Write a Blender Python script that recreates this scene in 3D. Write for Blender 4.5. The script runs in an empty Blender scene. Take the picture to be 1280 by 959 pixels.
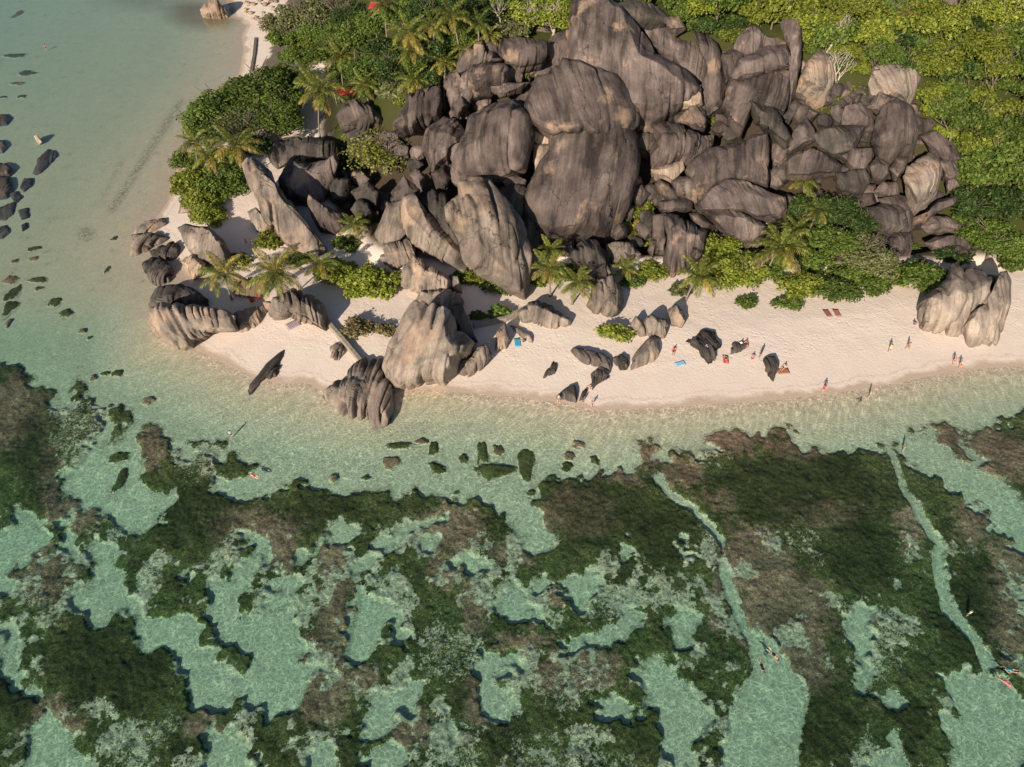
import bpy, math, random
import numpy as np
from mathutils import Vector, Matrix

R = math.radians
random.seed(7)
rng = np.random.default_rng(7)
scn = bpy.context.scene
col = scn.collection

# ------------------------------------------------------------------ camera, sky, sun, exposure
CAM_H, PITCH, FPX = 80.0, 46.0, 888.0          # metres above the sea, degrees below the horizon, focal length (px of 1280)
SUN_AZ, SUN_EL = 27.0, 24.0                    # shadows run 27 deg right of straight ahead
cam = bpy.data.cameras.new('camera')
cam.sensor_width = 36.0
cam.lens = 36.0 * FPX / 1280.0
cam.clip_start, cam.clip_end = 1.0, 5000.0
camo = bpy.data.objects.new('camera', cam); col.objects.link(camo)
camo.location = (0, 0, CAM_H)
camo.rotation_euler = (R(90 - PITCH), 0, 0)
scn.camera = camo

world = bpy.data.worlds.new('World'); scn.world = world; world.use_nodes = True
wn = world.node_tree.nodes; wl = world.node_tree.links
for n in list(wn): wn.remove(n)
sky = wn.new('ShaderNodeTexSky'); sky.sky_type = 'NISHITA'; sky.sun_disc = False
sky.sun_elevation = R(SUN_EL); sky.sun_rotation = R(SUN_AZ + 180); sky.altitude = 50
bgn = wn.new('ShaderNodeBackground'); bgn.inputs['Strength'].default_value = 0.062
wo = wn.new('ShaderNodeOutputWorld')
wl.new(sky.outputs[0], bgn.inputs['Color']); wl.new(bgn.outputs[0], wo.inputs['Surface'])

sun = bpy.data.lights.new('sun', 'SUN'); sun.energy = 5.0; sun.angle = R(0.55); sun.color = (1.0, 0.86, 0.69)
suno = bpy.data.objects.new('sun', sun); col.objects.link(suno)
sd = Vector((math.sin(R(SUN_AZ)) * math.cos(R(SUN_EL)), math.cos(R(SUN_AZ)) * math.cos(R(SUN_EL)), -math.sin(R(SUN_EL))))
suno.rotation_euler = sd.to_track_quat('-Z', 'Y').to_euler()
suno.location = (-60, -120, 120)

vs = scn.view_settings
vs.view_transform = 'Standard'; vs.look = 'None'; vs.gamma = 1.0; vs.exposure = 0.38
try: vs.use_curve_mapping = False
except Exception: pass
scn.cycles.max_bounces = 8; scn.cycles.transparent_max_bounces = 12
scn.cycles.diffuse_bounces = 3; scn.cycles.glossy_bounces = 2; scn.cycles.transmission_bounces = 2
scn.cycles.volume_bounces = 0
scn.cycles.use_denoising = True

# ------------------------------------------------------------------ survey helpers: photo point <-> place on the ground
cp, sp = math.cos(R(PITCH)), math.sin(R(PITCH))
def ray(px, py):
    u, v = (px - 640.0) / FPX, (479.5 - py) / FPX
    return np.array([u, cp + v * sp, -sp + v * cp])
FWD = np.array([0, cp, -sp]); UP = np.array([0, sp, cp]); RIGHT = np.array([1.0, 0, 0]); CAMP = np.array([0, 0, CAM_H])
def plane_at(px, py, z=0.0):
    d = ray(px, py); t = (z - CAM_H) / d[2]
    return CAMP + d * t
def project(x, y, z):
    dz = z - CAM_H
    f = y * cp - dz * sp; v = y * sp + dz * cp
    return 640 + FPX * x / f, 479.5 - FPX * v / f

# ------------------------------------------------------------------ noise
def _hash(ix, iy, iz, seed):
    h = (ix * 374761393 + iy * 668265263 + iz * 2147483647 + seed * 974711) & 0xFFFFFFFF
    h = ((h ^ (h >> 13)) * 1274126177) & 0xFFFFFFFF
    h = ((h ^ (h >> 16)) * 2246822519) & 0xFFFFFFFF
    return ((h ^ (h >> 15)) & 0xFFFFFF) / float(0xFFFFFF)
def vnoise(x, y, z=None, seed=0):
    x = np.asarray(x, float); y = np.asarray(y, float)
    z = np.zeros_like(x) if z is None else np.asarray(z, float)
    ix, iy, iz = (np.floor(a).astype(np.int64) for a in (x, y, z))
    fx, fy, fz = x - ix, y - iy, z - iz
    fx, fy, fz = (f * f * (3 - 2 * f) for f in (fx, fy, fz))
    out = 0
    for dx in (0, 1):
        wx = fx if dx else 1 - fx
        for dy in (0, 1):
            wy = fy if dy else 1 - fy
            for dz in (0, 1):
                wz = fz if dz else 1 - fz
                out = out + wx * wy * wz * _hash(ix + dx, iy + dy, iz + dz, seed)
    return out
def fbm(x, y, z=None, seed=0, oct=3, gain=.5):
    s, a, t = 0, 1.0, 0
    x = np.asarray(x, float); y = np.asarray(y, float)
    z = np.zeros_like(x) if z is None else np.asarray(z, float)
    for o in range(oct):
        s = s + a * vnoise(x * 2 ** o, y * 2 ** o, z * 2 ** o, seed + o * 17); t += a; a *= gain
    return s / t
def sstep(a, b, x):
    t = np.clip((np.asarray(x, float) - a) / (b - a), 0, 1)
    return t * t * (3 - 2 * t)
def pts(s):
    return [tuple(float(q) for q in p.split(',')) for p in s.split()]
def inpoly(poly, x, y):
    x = np.asarray(x, float); y = np.asarray(y, float)
    r = np.zeros(x.shape, bool); n = len(poly)
    for i in range(n):
        x0, y0 = poly[i]; x1, y1 = poly[(i + 1) % n]
        if y0 == y1: continue
        c = ((y0 > y) != (y1 > y)) & (x < (x1 - x0) * (y - y0) / (y1 - y0) + x0)
        r ^= c
    return r
def segdist(poly, x, y, closed=False):
    d = np.full(np.shape(x), 1e9)
    n = len(poly)
    for i in range(n if closed else n - 1):
        x0, y0 = poly[i]; x1, y1 = poly[(i + 1) % n]
        dx, dy = x1 - x0, y1 - y0; L = dx * dx + dy * dy + 1e-9
        t = np.clip(((x - x0) * dx + (y - y0) * dy) / L, 0, 1)
        d = np.minimum(d, np.hypot(x - x0 - t * dx, y - y0 - t * dy))
    return d

# ------------------------------------------------------------------ the lie of the land
SHORE = pts('1700,430 1400,446 1280,457 1200,463 1100,483 1040,492 960,501 880,506 800,511 745,513 700,503 620,494 560,489 520,487 '
            '480,500 455,500 407,492 385,479 350,480 318,472 280,455 240,434 205,425 196,395 215,362 246,352 262,346 240,346 222,332 '
            '205,300 190,290 196,272 212,250 216,225 222,205 240,180 262,150 285,110 300,90 305,62 303,45 310,30 292,20 285,0 290,-40 330,-90')
shore_w = [tuple(plane_at(*p)[:2]) for p in SHORE]
land_w = shore_w + [(40, 900), (1500, 900), (1500, 60)]
BASE = pts('300,300 430,318 500,345 580,345 650,352 700,330 760,340 830,338 900,335 980,345 1100,345 1200,335 1280,335 1500,330')
base_w = [tuple(plane_at(*p, 1.6)[:2]) for p in BASE]
bx_, by_ = np.array([b[0] for b in base_w]), np.array([b[1] for b in base_w])
def hill(x, y):
    """rise of the granite massif above the beach"""
    x = np.asarray(x, float); y = np.asarray(y, float)
    y0 = np.interp(x, bx_, by_)
    d = np.maximum(y - y0, 0)
    h = np.where(d < 40, .70 * d, 28 + .22 * (d - 40))
    h = np.minimum(h, 60)
    w = sstep(-46, -10, x + (y - 130) * .12)
    return h * w
def surf(x, y):
    """mean surface: sea bed, beach, massif"""
    x = np.asarray(x, float); y = np.asarray(y, float)
    d = segdist(shore_w, x, y)
    ins = inpoly(land_w, x, y)
    deep = np.minimum(.085 * d, .95) + .000 * d
    deep = deep + .9 * sstep(10, 34, d) * sstep(100, 70, y) * .55
    bay = sstep(-22, -40, x) * sstep(88, 104, y)
    deep = deep * (1 - bay) + bay * np.minimum(.024 * d, .42 + .004 * d)
    z = np.where(ins, np.minimum(.085 * d, 1.0 + .02 * d), -deep)
    z = np.minimum(z, 2.6)
    z = z + .10 * (fbm(x * .12, y * .12, seed=3) - .5) * sstep(.2, 1.0, np.abs(z))
    return z + np.where(ins, hill(x, y), 0)
PILE = pts('430,150 500,110 570,60 640,45 720,20 800,10 900,30 1000,30 1050,70 1150,90 1195,190 1200,300 1140,320 1080,260 990,240 985,300 900,310 840,335 780,320 700,320 600,300 500,260 440,270 350,255 350,200')
pile_w = None
def pile_in(x, y):
    x = np.asarray(x, float); y = np.asarray(y, float)
    return sstep(-1.0, 5.0, np.where(inpoly(pile_w, x, y), 1, -1) * segdist(pile_w, x, y, True))
def ground(x, y):
    h = hill(x, y)
    return surf(x, y) - (2.2 + 6.0 * pile_in(x, y)) * sstep(1.0, 5.0, h) + .8 * (fbm(np.asarray(x) * .2, np.asarray(y) * .2, seed=5) - .5) * sstep(1, 6, h)
def hit(px, py, fn=surf, lift=0.0):
    """walk along the sight line from the drone until it meets the land (lifted by `lift` metres)"""
    d = ray(px, py)
    t = np.arange(30, 420, .5)
    P = CAMP[None] + d[None] * t[:, None]
    g = fn(P[:, 0], P[:, 1]) + lift
    k = np.argmax(P[:, 2] < g)
    if P[k, 2] >= g[k]: k = len(t) - 1
    return P[k]

pile_w = [tuple(hit(*p)[:2]) for p in PILE]

# ------------------------------------------------------------------ mesh / object helpers
def mesh_np(name, V, F, smooth=True):
    me = bpy.data.meshes.new(name)
    V = np.asarray(V, np.float32); F = np.asarray(F, np.int32)
    me.vertices.add(len(V)); me.vertices.foreach_set('co', V.ravel())
    k = F.shape[1]
    me.loops.add(F.size); me.loops.foreach_set('vertex_index', F.ravel())
    me.polygons.add(len(F)); me.polygons.foreach_set('loop_start', np.arange(0, F.size, k, dtype=np.int32))
    me.polygons.foreach_set('use_smooth', np.full(len(F), smooth))
    me.update(calc_edges=True); me.validate()
    return me
def attr(me, name, data):
    a = me.attributes.new(name, 'FLOAT', 'POINT'); a.data.foreach_set('value', np.asarray(data, np.float32))
def link(name, me, mat=None, parent=None, loc=None, label=None, cat=None, group=None, kind=None):
    o = bpy.data.objects.new(name, me); col.objects.link(o)
    if mat is not None and me is not None and not me.materials: me.materials.append(mat)
    if parent is not None: o.parent = parent
    if loc is not None: o.location = loc
    tag(o, label, cat, group, kind)
    return o
def tag(o, label=None, cat=None, group=None, kind=None):
    if label: o['label'] = label
    if cat: o['category'] = cat
    if group: o['group'] = group
    if kind: o['kind'] = kind
class MB:
    """collects boxes and tubes for one small part"""
    def __init__(s): s.v = []; s.f = []
    def box(s, c, size, rot=None):
        b = len(s.v); hx, hy, hz = (q / 2 for q in size)
        for dz in (-1, 1):
            for dx, dy in ((-1, -1), (1, -1), (1, 1), (-1, 1)):
                p = Vector((dx * hx, dy * hy, dz * hz))
                if rot is not None: p = rot @ p
                s.v.append(tuple(p + Vector(c)))
        for q in ((3, 2, 1, 0), (4, 5, 6, 7), (0, 1, 5, 4), (1, 2, 6, 5), (2, 3, 7, 6), (3, 0, 4, 7)): s.f.append([b + i for i in q])
        return s
    def tube(s, path, radii, n=6):
        b = len(s.v); m = len(path)
        for i, p in enumerate(path):
            p = Vector(p)
            t = (Vector(path[min(i + 1, m - 1)]) - Vector(path[max(i - 1, 0)])).normalized()
            a = t.cross(Vector((0.31, .17, 1)) if abs(t.z) < .9 else Vector((1, 0, 0))).normalized(); c = t.cross(a)
            for k in range(n):
                w = 2 * math.pi * k / n
                s.v.append(tuple(p + (a * math.cos(w) + c * math.sin(w)) * radii[i]))
        for i in range(m - 1):
            for k in range(n):
                s.f.append([b + i * n + k, b + i * n + (k + 1) % n, b + (i + 1) * n + (k + 1) % n, b + (i + 1) * n + k])
        s.f.append([b + k for k in range(n)][::-1]); s.f.append([b + (m - 1) * n + k for k in range(n)])
        return s
    def mesh(s, name, smooth=False):
        me = bpy.data.meshes.new(name); me.from_pydata(s.v, [], s.f)
        if smooth: me.polygons.foreach_set('use_smooth', [True] * len(me.polygons))
        me.update(); return me

# ------------------------------------------------------------------ materials
def nodes(name):
    m = bpy.data.materials.new(name); m.use_nodes = True
    nt = m.node_tree
    for n in list(nt.nodes): nt.nodes.remove(n)
    out = nt.nodes.new('ShaderNodeOutputMaterial')
    def N(kind, **kw):
        n = nt.nodes.new('ShaderNode' + kind)
        for k, v in kw.items():
            if k in n.inputs.keys() if isinstance(k, str) else False: n.inputs[k].default_value = v
            else: setattr(n, k, v)
        return n
    def L(a, b): nt.links.new(a, b)
    return m, nt, out, N, L
def ramp(N, L, src, stops):
    r = N('ValToRGB'); e = r.color_ramp.elements
    while len(e) < len(stops): e.new(.5)
    for i, (p, c) in enumerate(stops):
        e[i].position = p; e[i].color = (c[0], c[1], c[2], 1) if not isinstance(c, (int, float)) else (c, c, c, 1)
    if src is not None: L(src, r.inputs[0])
    return r
def mixc(N, L, fac, a, b, blend='MIX'):
    m = N('Mix', data_type='RGBA', blend_type=blend)
    for inp, val in ((m.inputs[0], fac), (m.inputs[6], a), (m.inputs[7], b)):
        if hasattr(val, 'is_linked') or hasattr(val, 'links'): L(val, inp)
        elif isinstance(val, (int, float)): inp.default_value = val
        else: inp.default_value = (*val, 1)
    return m.outputs[2]
def noise_n(N, L, vec, scale, detail=4, rough=.6):
    n = N('TexNoise'); n.inputs['Scale'].default_value = scale; n.inputs['Detail'].default_value = detail; n.inputs['Roughness'].default_value = rough
    if vec is not None: L(vec, n.inputs['Vector'])
    return n.outputs['Fac']
def bump(N, L, h, strength, dist):
    b = N('Bump'); b.inputs['Strength'].default_value = strength; b.inputs['Distance'].default_value = dist
    L(h, b.inputs['Height']); return b.outputs[0]
def bsdf(N, L, out, color, rough=.8, normal=None, spec=.3):
    p = N('BsdfPrincipled'); p.inputs['Roughness'].default_value = rough; p.inputs['Specular IOR Level'].default_value = spec
    if hasattr(color, 'links'): L(color, p.inputs['Base Color'])
    else: p.inputs['Base Color'].default_value = (*color, 1)
    if normal is not None: L(normal, p.inputs['Normal'])
    L(p.outputs[0], out.inputs['Surface']); return p
def mathn(N, L, op, a, b=None, c=None):
    m = N('Math', operation=op)
    for i, v in enumerate((a, b, c)):
        if v is None: continue
        if hasattr(v, 'links'): L(v, m.inputs[i])
        else: m.inputs[i].default_value = v
    return m.outputs[0]

def mat_plain(name, c, rough=.7, var=.15, scale=6):
    m, nt, out, N, L = nodes(name)
    tc = N('TexCoord'); n = noise_n(N, L, tc.outputs['Object'], scale, 3)
    a = tuple(x * (1 - var) for x in c); b = tuple(min(1, x * (1 + var)) for x in c)
    bsdf(N, L, out, mixc(N, L, n, a, b), rough); return m

def mat_granite(name, dark, mid, pale, streak=1.0, palebias=0.0):
    m, nt, out, N, L = nodes(name)
    geo = N('NewGeometry'); oi = N('ObjectInfo')
    la = N('Attribute', attribute_name='lat'); dn = N('Attribute', attribute_name='dn')
    off = N('VectorMath', operation='SCALE'); L(oi.outputs['Random'], off.inputs['Scale']); off.inputs[0].default_value = (37, 91, 53)
    pos = N('VectorMath', operation='ADD'); L(geo.outputs['Position'], pos.inputs[0]); L(off.outputs[0], pos.inputs[1])
    def face(sx, sy):
        c = N('CombineXYZ'); L(mathn(N, L, 'MULTIPLY_ADD', la.outputs['Fac'], sx, mathn(N, L, 'MULTIPLY', oi.outputs['Random'], 60.0)), c.inputs[0]); L(mathn(N, L, 'MULTIPLY', dn.outputs['Fac'], sy), c.inputs[1]); return c.outputs[0]
    fw_ = N('TexNoise'); fw_.inputs['Scale'].default_value = .3; fw_.inputs['Detail'].default_value = 3; L(pos.outputs[0], fw_.inputs['Vector'])
    def wface(sx, sy, k):
        sc_ = N('VectorMath', operation='SCALE'); L(fw_.outputs['Color'], sc_.inputs[0]); sc_.inputs['Scale'].default_value = k
        ad = N('VectorMath', operation='ADD'); L(face(sx, sy), ad.inputs[0]); L(sc_.outputs[0], ad.inputs[1]); return ad.outputs[0]
    n2 = noise_n(N, L, pos.outputs[0], .20, 4, .55)    # broad weathering
    n3 = noise_n(N, L, pos.outputs[0], 2.6, 6, .7)     # mottling
    n1 = noise_n(N, L, wface(.5, .07, .55), 1.0, 4, .62)     # rain streaks run down the faces
    n1b = noise_n(N, L, wface(2.4, .30, .9), 1.0, 4, .65)
    base = ramp(N, L, n2, [(.30, dark), (.5, mid), (.74, pale)]).outputs[0]
    sk = ramp(N, L, n1, [(.36, .30), (.455, .82), (.56, 1.06), (.70, 1.38)]).outputs[0]
    c = mixc(N, L, .85 * streak, base, sk, 'MULTIPLY')
    c = mixc(N, L, .6, c, ramp(N, L, n1b, [(.36, .55), (.50, 1.0), (.66, 1.28)]).outputs[0], 'MULTIPLY')
    c = mixc(N, L, .8, c, ramp(N, L, n3, [(.32, .80), (.65, 1.15)]).outputs[0], 'MULTIPLY')
    # pink-beige granite where the dark crust has flaked away
    n4 = noise_n(N, L, pos.outputs[0], .15, 5, .6)
    ps = ramp(N, L, mathn(N, L, 'MULTIPLY_ADD', n1b, .12, n4), [(.64 - palebias, 0.0), (.74 - palebias, 1.0)]).outputs[0]
    c = mixc(N, L, mathn(N, L, 'MULTIPLY', ps, .7), c, mixc(N, L, n3, (.30, .205, .145), (.44, .32, .235)))
    # joints
    wn_ = N('TexNoise'); wn_.inputs['Scale'].default_value = .5; wn_.inputs['Detail'].default_value = 3; L(pos.outputs[0], wn_.inputs['Vector'])
    wsc = N('VectorMath', operation='SCALE'); L(wn_.outputs['Color'], wsc.inputs[0]); wsc.inputs['Scale'].default_value = .28
    wv = N('VectorMath', operation='ADD'); L(face(.085, .055), wv.inputs[0]); L(wsc.outputs[0], wv.inputs[1])
    vor = N('TexVoronoi', feature='DISTANCE_TO_EDGE', voronoi_dimensions='2D'); vor.inputs['Scale'].default_value = 1.0; L(wv.outputs[0], vor.inputs['Vector'])
    crack = ramp(N, L, vor.outputs['Distance'], [(.0, 0.0), (.011, 1.0)]).outputs[0]
    c = mixc(N, L, mathn(N, L, 'MULTIPLY_ADD', crack, -.5, .5), c, (.02, .016, .014))
    var = mathn(N, L, 'MULTIPLY_ADD', oi.outputs['Random'], .45, .78)
    c = mixc(N, L, 1.0, c, var, 'MULTIPLY')
    h = mathn(N, L, 'ADD', mathn(N, L, 'MULTIPLY', n1b, .5), mathn(N, L, 'MULTIPLY', n3, .28))
    h = mathn(N, L, 'ADD', h, mathn(N, L, 'MULTIPLY', crack, .35))
    bsdf(N, L, out, c, .85, bump(N, L, h, .6, .32), .25)
    return m
G = {
    'b': mat_granite('granite_brown', (.060, .047, .044), (.112, .088, .081), (.178, .142, .128)),
    'g': mat_granite('granite_beige_grey', (.13, .108, .093), (.215, .178, .150), (.32, .262, .218), .95, .05),
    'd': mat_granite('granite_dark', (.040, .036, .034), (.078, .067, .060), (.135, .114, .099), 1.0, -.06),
    'p': mat_granite('granite_pale', (.24, .185, .145), (.34, .265, .205), (.46, .37, .30), .7, .1),
}

def mat_ground():
    m, nt, out, N, L = nodes('sand_and_soil')
    geo = N('NewGeometry'); sep = N('SeparateXYZ'); L(geo.outputs['Position'], sep.inputs[0])
    P = geo.outputs['Position']; Z = sep.outputs[2]
    n1 = noise_n(N, L, P, .25, 5); n2 = noise_n(N, L, P, 2.2, 5, .7); n3 = noise_n(N, L, P, 9, 3, .7)
    sand = mixc(N, L, n1, (.72, .615, .54), (.83, .73, .655))
    sand = mixc(N, L, mathn(N, L, 'MULTIPLY', n2, .5), sand, (.60, .49, .405))
    zz = mathn(N, L, 'ADD', Z, mathn(N, L, 'MULTIPLY_ADD', n1, .35, -.17))
    wet = ramp(N, L, mathn(N, L, 'MULTIPLY_ADD', zz, 1.0, .5), [(.56, 1.0), (.645, 0.0)]).outputs[0]
    sand = mixc(N, L, wet, sand, (.50, .40, .315))
    # wrack line along the high-water mark
    wr = ramp(N, L, mathn(N, L, 'MULTIPLY_ADD', zz, 1.0, .5), [(.675, 0.0), (.69, 1.0), (.70, 1.0), (.72, 0.0)]).outputs[0]
    wr = mathn(N, L, 'MULTIPLY', wr, ramp(N, L, n3, [(.5, 0.0), (.62, 1.0)]).outputs[0])
    sand = mixc(N, L, mathn(N, L, 'MULTIPLY', wr, .6), sand, (.10, .07, .045))
    bed = mixc(N, L, n1, (.49, .41, .30), (.60, .51, .385))
    bed = mixc(N, L, mathn(N, L, 'MULTIPLY', n2, .45), bed, (.40, .335, .235))
    under = ramp(N, L, mathn(N, L, 'MULTIPLY_ADD', Z, 1.0, .5), [(.38, 1.0), (.5, 0.0)]).outputs[0]
    c = mixc(N, L, under, sand, bed)
    sp_ = mathn(N, L, 'MULTIPLY', under, ramp(N, L, mathn(N, L, 'MULTIPLY_ADD', n3, .6, mathn(N, L, 'MULTIPLY', noise_n(N, L, P, .35, 3), .5)), [(.64, 0.0), (.70, 1.0)]).outputs[0])
    c = mixc(N, L, mathn(N, L, 'MULTIPLY', sp_, .6), c, (.13, .12, .06))
    wa = N('Attribute', attribute_name='weed')
    wf = mathn(N, L, 'MULTIPLY', wa.outputs['Fac'], ramp(N, L, n2, [(.42, 0.0), (.6, 1.0)]).outputs[0])
    c = mixc(N, L, mathn(N, L, 'MULTIPLY', wf, .75), c, (.12, .105, .055))
    ba = N('Attribute', attribute_name='tannin')
    c = mixc(N, L, ba.outputs['Fac'], c, mixc(N, L, n2, (.10, .058, .022), (.24, .15, .06)))
    so = N('Attribute', attribute_name='soil')
    soil = mixc(N, L, n2, (.026, .021, .015), (.085, .064, .043))
    ug = N('Attribute', attribute_name='undergrowth')
    soil = mixc(N, L, ug.outputs['Fac'], soil, mixc(N, L, n3, (.018, .026, .007), (.075, .085, .022)))
    c = mixc(N, L, so.outputs['Fac'], c, soil)
    vor = N('TexVoronoi'); vor.inputs['Scale'].default_value = 1.25; L(P, vor.inputs['Vector'])
    foot = ramp(N, L, vor.outputs['Distance'], [(.0, 0.0), (.34, 1.0)]).outputs[0]
    dry = ramp(N, L, mathn(N, L, 'MULTIPLY_ADD', Z, 1.0, .0), [(.35, 0.0), (.75, 1.0)]).outputs[0]
    h = mathn(N, L, 'ADD', mathn(N, L, 'MULTIPLY', mathn(N, L, 'MULTIPLY', foot, dry), ramp(N, L, n1, [(.38, .10), (.6, .55)]).outputs[0]), mathn(N, L, 'MULTIPLY', n2, .5))
    h = mathn(N, L, 'ADD', h, mathn(N, L, 'MULTIPLY', n3, .12))
    bsdf(N, L, out, c, .9, bump(N, L, h, .75, .16), .15)
    return m
def mat_reef(name='reef_growth'):
    m, nt, out, N, L = nodes(name)
    geo = N('NewGeometry'); P = geo.outputs['Position']
    n0 = noise_n(N, L, P, .22, 4, .6); n1 = noise_n(N, L, P, .7, 5, .7); n2 = noise_n(N, L, P, 2.4, 5, .75); n3 = noise_n(N, L, P, 6.0, 5, .8)
    green = mixc(N, L, n2, (.030, .037, .012), (.125, .125, .042))
    green = mixc(N, L, ramp(N, L, n3, [(.52, 0.0), (.66, 1.0)]).outputs[0], green, (.27, .26, .10))  # pale specks put the sparkle of rippled light into the growth's colour
    brown = mixc(N, L, n2, (.105, .058, .038), (.36, .225, .15))
    brown = mixc(N, L, ramp(N, L, n3, [(.52, 0.0), (.66, 1.0)]).outputs[0], brown, (.54, .38, .27))  # same painted sparkle on the brown growth
    b = N('Attribute', attribute_name='brown')
    bf = mathn(N, L, 'ADD', b.outputs['Fac'], mathn(N, L, 'MULTIPLY_ADD', n1, 1.3, -.65))
    bf = mathn(N, L, 'ADD', bf, mathn(N, L, 'MULTIPLY_ADD', n2, .6, -.3))
    c = mixc(N, L, ramp(N, L, bf, [(.30, 0.0), (.72, 1.0)]).outputs[0], green, brown)
    c = mixc(N, L, .9, c, ramp(N, L, n0, [(.35, .55), (.62, 1.25)]).outputs[0], 'MULTIPLY')
    de = N('Attribute', attribute_name='dense')   # long dark sea grass
    c = mixc(N, L, mathn(N, L, 'MULTIPLY', de.outputs['Fac'], .72), c, mixc(N, L, n2, (.014, .016, .007), (.060, .062, .020)))
    s = N('Attribute', attribute_name='sparse'); cv = N('Attribute', attribute_name='cover')
    bare = mathn(N, L, 'MULTIPLY_ADD', s.outputs['Fac'], .62, mathn(N, L, 'SUBTRACT', .98, cv.outputs['Fac']))
    sf = mathn(N, L, 'ADD', bare, mathn(N, L, 'MULTIPLY_ADD', n3, 1.0, -.5))
    sf = mathn(N, L, 'ADD', sf, mathn(N, L, 'MULTIPLY_ADD', n2, 1.0, -.5))
    sf = mathn(N, L, 'ADD', sf, mathn(N, L, 'MULTIPLY_ADD', n1, .7, -.35))
    sand = mixc(N, L, n1, (.49, .41, .30), (.60, .51, .385))
    sand = mixc(N, L, mathn(N, L, 'MULTIPLY', n2, .45), sand, (.40, .335, .235))
    c = mixc(N, L, ramp(N, L, sf, [(.44, 0.0), (.56, 1.0)]).outputs[0], c, sand)
    h = mathn(N, L, 'ADD', mathn(N, L, 'MULTIPLY', n2, .8), mathn(N, L, 'MULTIPLY', n3, .5))
    bsdf(N, L, out, c, .95, bump(N, L, h, 1.0, .28), .1)
    return m
def mat_water():
    m, nt, out, N, L = nodes('sea_water')
    geo = N('NewGeometry'); P = geo.outputs['Position']
    # ripple light net painted into the transmission colour, brighter than clear along its lines
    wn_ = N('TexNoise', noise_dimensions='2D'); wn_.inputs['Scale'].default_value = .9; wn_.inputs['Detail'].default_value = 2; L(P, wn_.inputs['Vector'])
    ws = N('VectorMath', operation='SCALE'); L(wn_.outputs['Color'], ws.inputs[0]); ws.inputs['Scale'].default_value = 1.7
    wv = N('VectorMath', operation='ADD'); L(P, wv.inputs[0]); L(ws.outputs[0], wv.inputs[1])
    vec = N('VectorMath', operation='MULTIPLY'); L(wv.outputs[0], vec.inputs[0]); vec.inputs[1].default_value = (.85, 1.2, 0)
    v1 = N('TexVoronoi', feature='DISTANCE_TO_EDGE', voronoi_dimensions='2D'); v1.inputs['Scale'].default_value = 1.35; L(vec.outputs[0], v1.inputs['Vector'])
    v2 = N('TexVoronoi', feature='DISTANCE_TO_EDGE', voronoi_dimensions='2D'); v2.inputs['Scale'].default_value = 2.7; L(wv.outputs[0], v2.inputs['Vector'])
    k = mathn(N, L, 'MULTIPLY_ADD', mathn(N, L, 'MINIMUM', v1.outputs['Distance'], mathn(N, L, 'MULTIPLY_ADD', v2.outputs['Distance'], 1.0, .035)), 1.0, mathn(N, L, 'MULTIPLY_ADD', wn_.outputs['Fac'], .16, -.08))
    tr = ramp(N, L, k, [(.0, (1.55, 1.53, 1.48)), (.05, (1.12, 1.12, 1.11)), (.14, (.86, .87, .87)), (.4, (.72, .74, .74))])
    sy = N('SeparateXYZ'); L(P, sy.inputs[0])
    net_fade = N('MapRange'); L(sy.outputs[1], net_fade.inputs['Value']); net_fade.inputs['From Min'].default_value = 58; net_fade.inputs['From Max'].default_value = 100; net_fade.inputs['To Min'].default_value = 0; net_fade.inputs['To Max'].default_value = .78
    t = N('BsdfTransparent'); L(mixc(N, L, net_fade.outputs[0], tr.outputs[0], (.88, .89, .89)), t.inputs['Color'])
    g = N('BsdfGlossy'); g.inputs['Roughness'].default_value = .06; g.inputs['Color'].default_value = (1, 1, 1, 1)
    nb = noise_n(N, L, wv.outputs[0], 1.1, 2, .6)
    nrm = bump(N, L, nb, .5, .10); L(nrm, g.inputs['Normal'])
    fr = N('Fresnel'); fr.inputs['IOR'].default_value = 1.33; L(nrm, fr.inputs['Normal'])
    # the sheet is seen from above only; from below it lets everything through
    fac = mathn(N, L, 'MULTIPLY', fr.outputs[0], mathn(N, L, 'SUBTRACT', 1.0, geo.outputs['Backfacing']))
    mx = N('MixShader'); L(fac, mx.inputs[0]); L(t.outputs[0], mx.inputs[1]); L(g.outputs[0], mx.inputs[2])
    L(mx.outputs[0], out.inputs['Surface'])
    va = N('VolumeAbsorption'); va.inputs['Color'].default_value = (.30, .80, .76, 1); va.inputs['Density'].default_value = .27
    L(va.outputs[0], out.inputs['Volume'])
    return m
def mat_leaf(name, c0, c1, c2):
    m, nt, out, N, L = nodes(name)
    geo = N('NewGeometry'); oi = N('ObjectInfo')
    r = ramp(N, L, geo.outputs['Random Per Island'], [(.0, c0), (.55, c1), (1.0, c2)]).outputs[0]
    v = mathn(N, L, 'MULTIPLY_ADD', oi.outputs['Random'], .5, .75)
    c = mixc(N, L, 1.0, r, v, 'MULTIPLY')
    d = N('BsdfPrincipled'); d.inputs['Roughness'].default_value = .5; d.inputs['Specular IOR Level'].default_value = .25; L(c, d.inputs['Base Color'])
    t = N('BsdfTranslucent'); L(mixc(N, L, 1.0, c, (1.0, 1.0, .5), 'MULTIPLY'), t.inputs['Color'])
    mx = N('MixShader'); mx.inputs[0].default_value = .28
    L(d.outputs[0], mx.inputs[1]); L(t.outputs[0], mx.inputs[2]); L(mx.outputs[0], out.inputs['Surface'])
    return m
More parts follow.
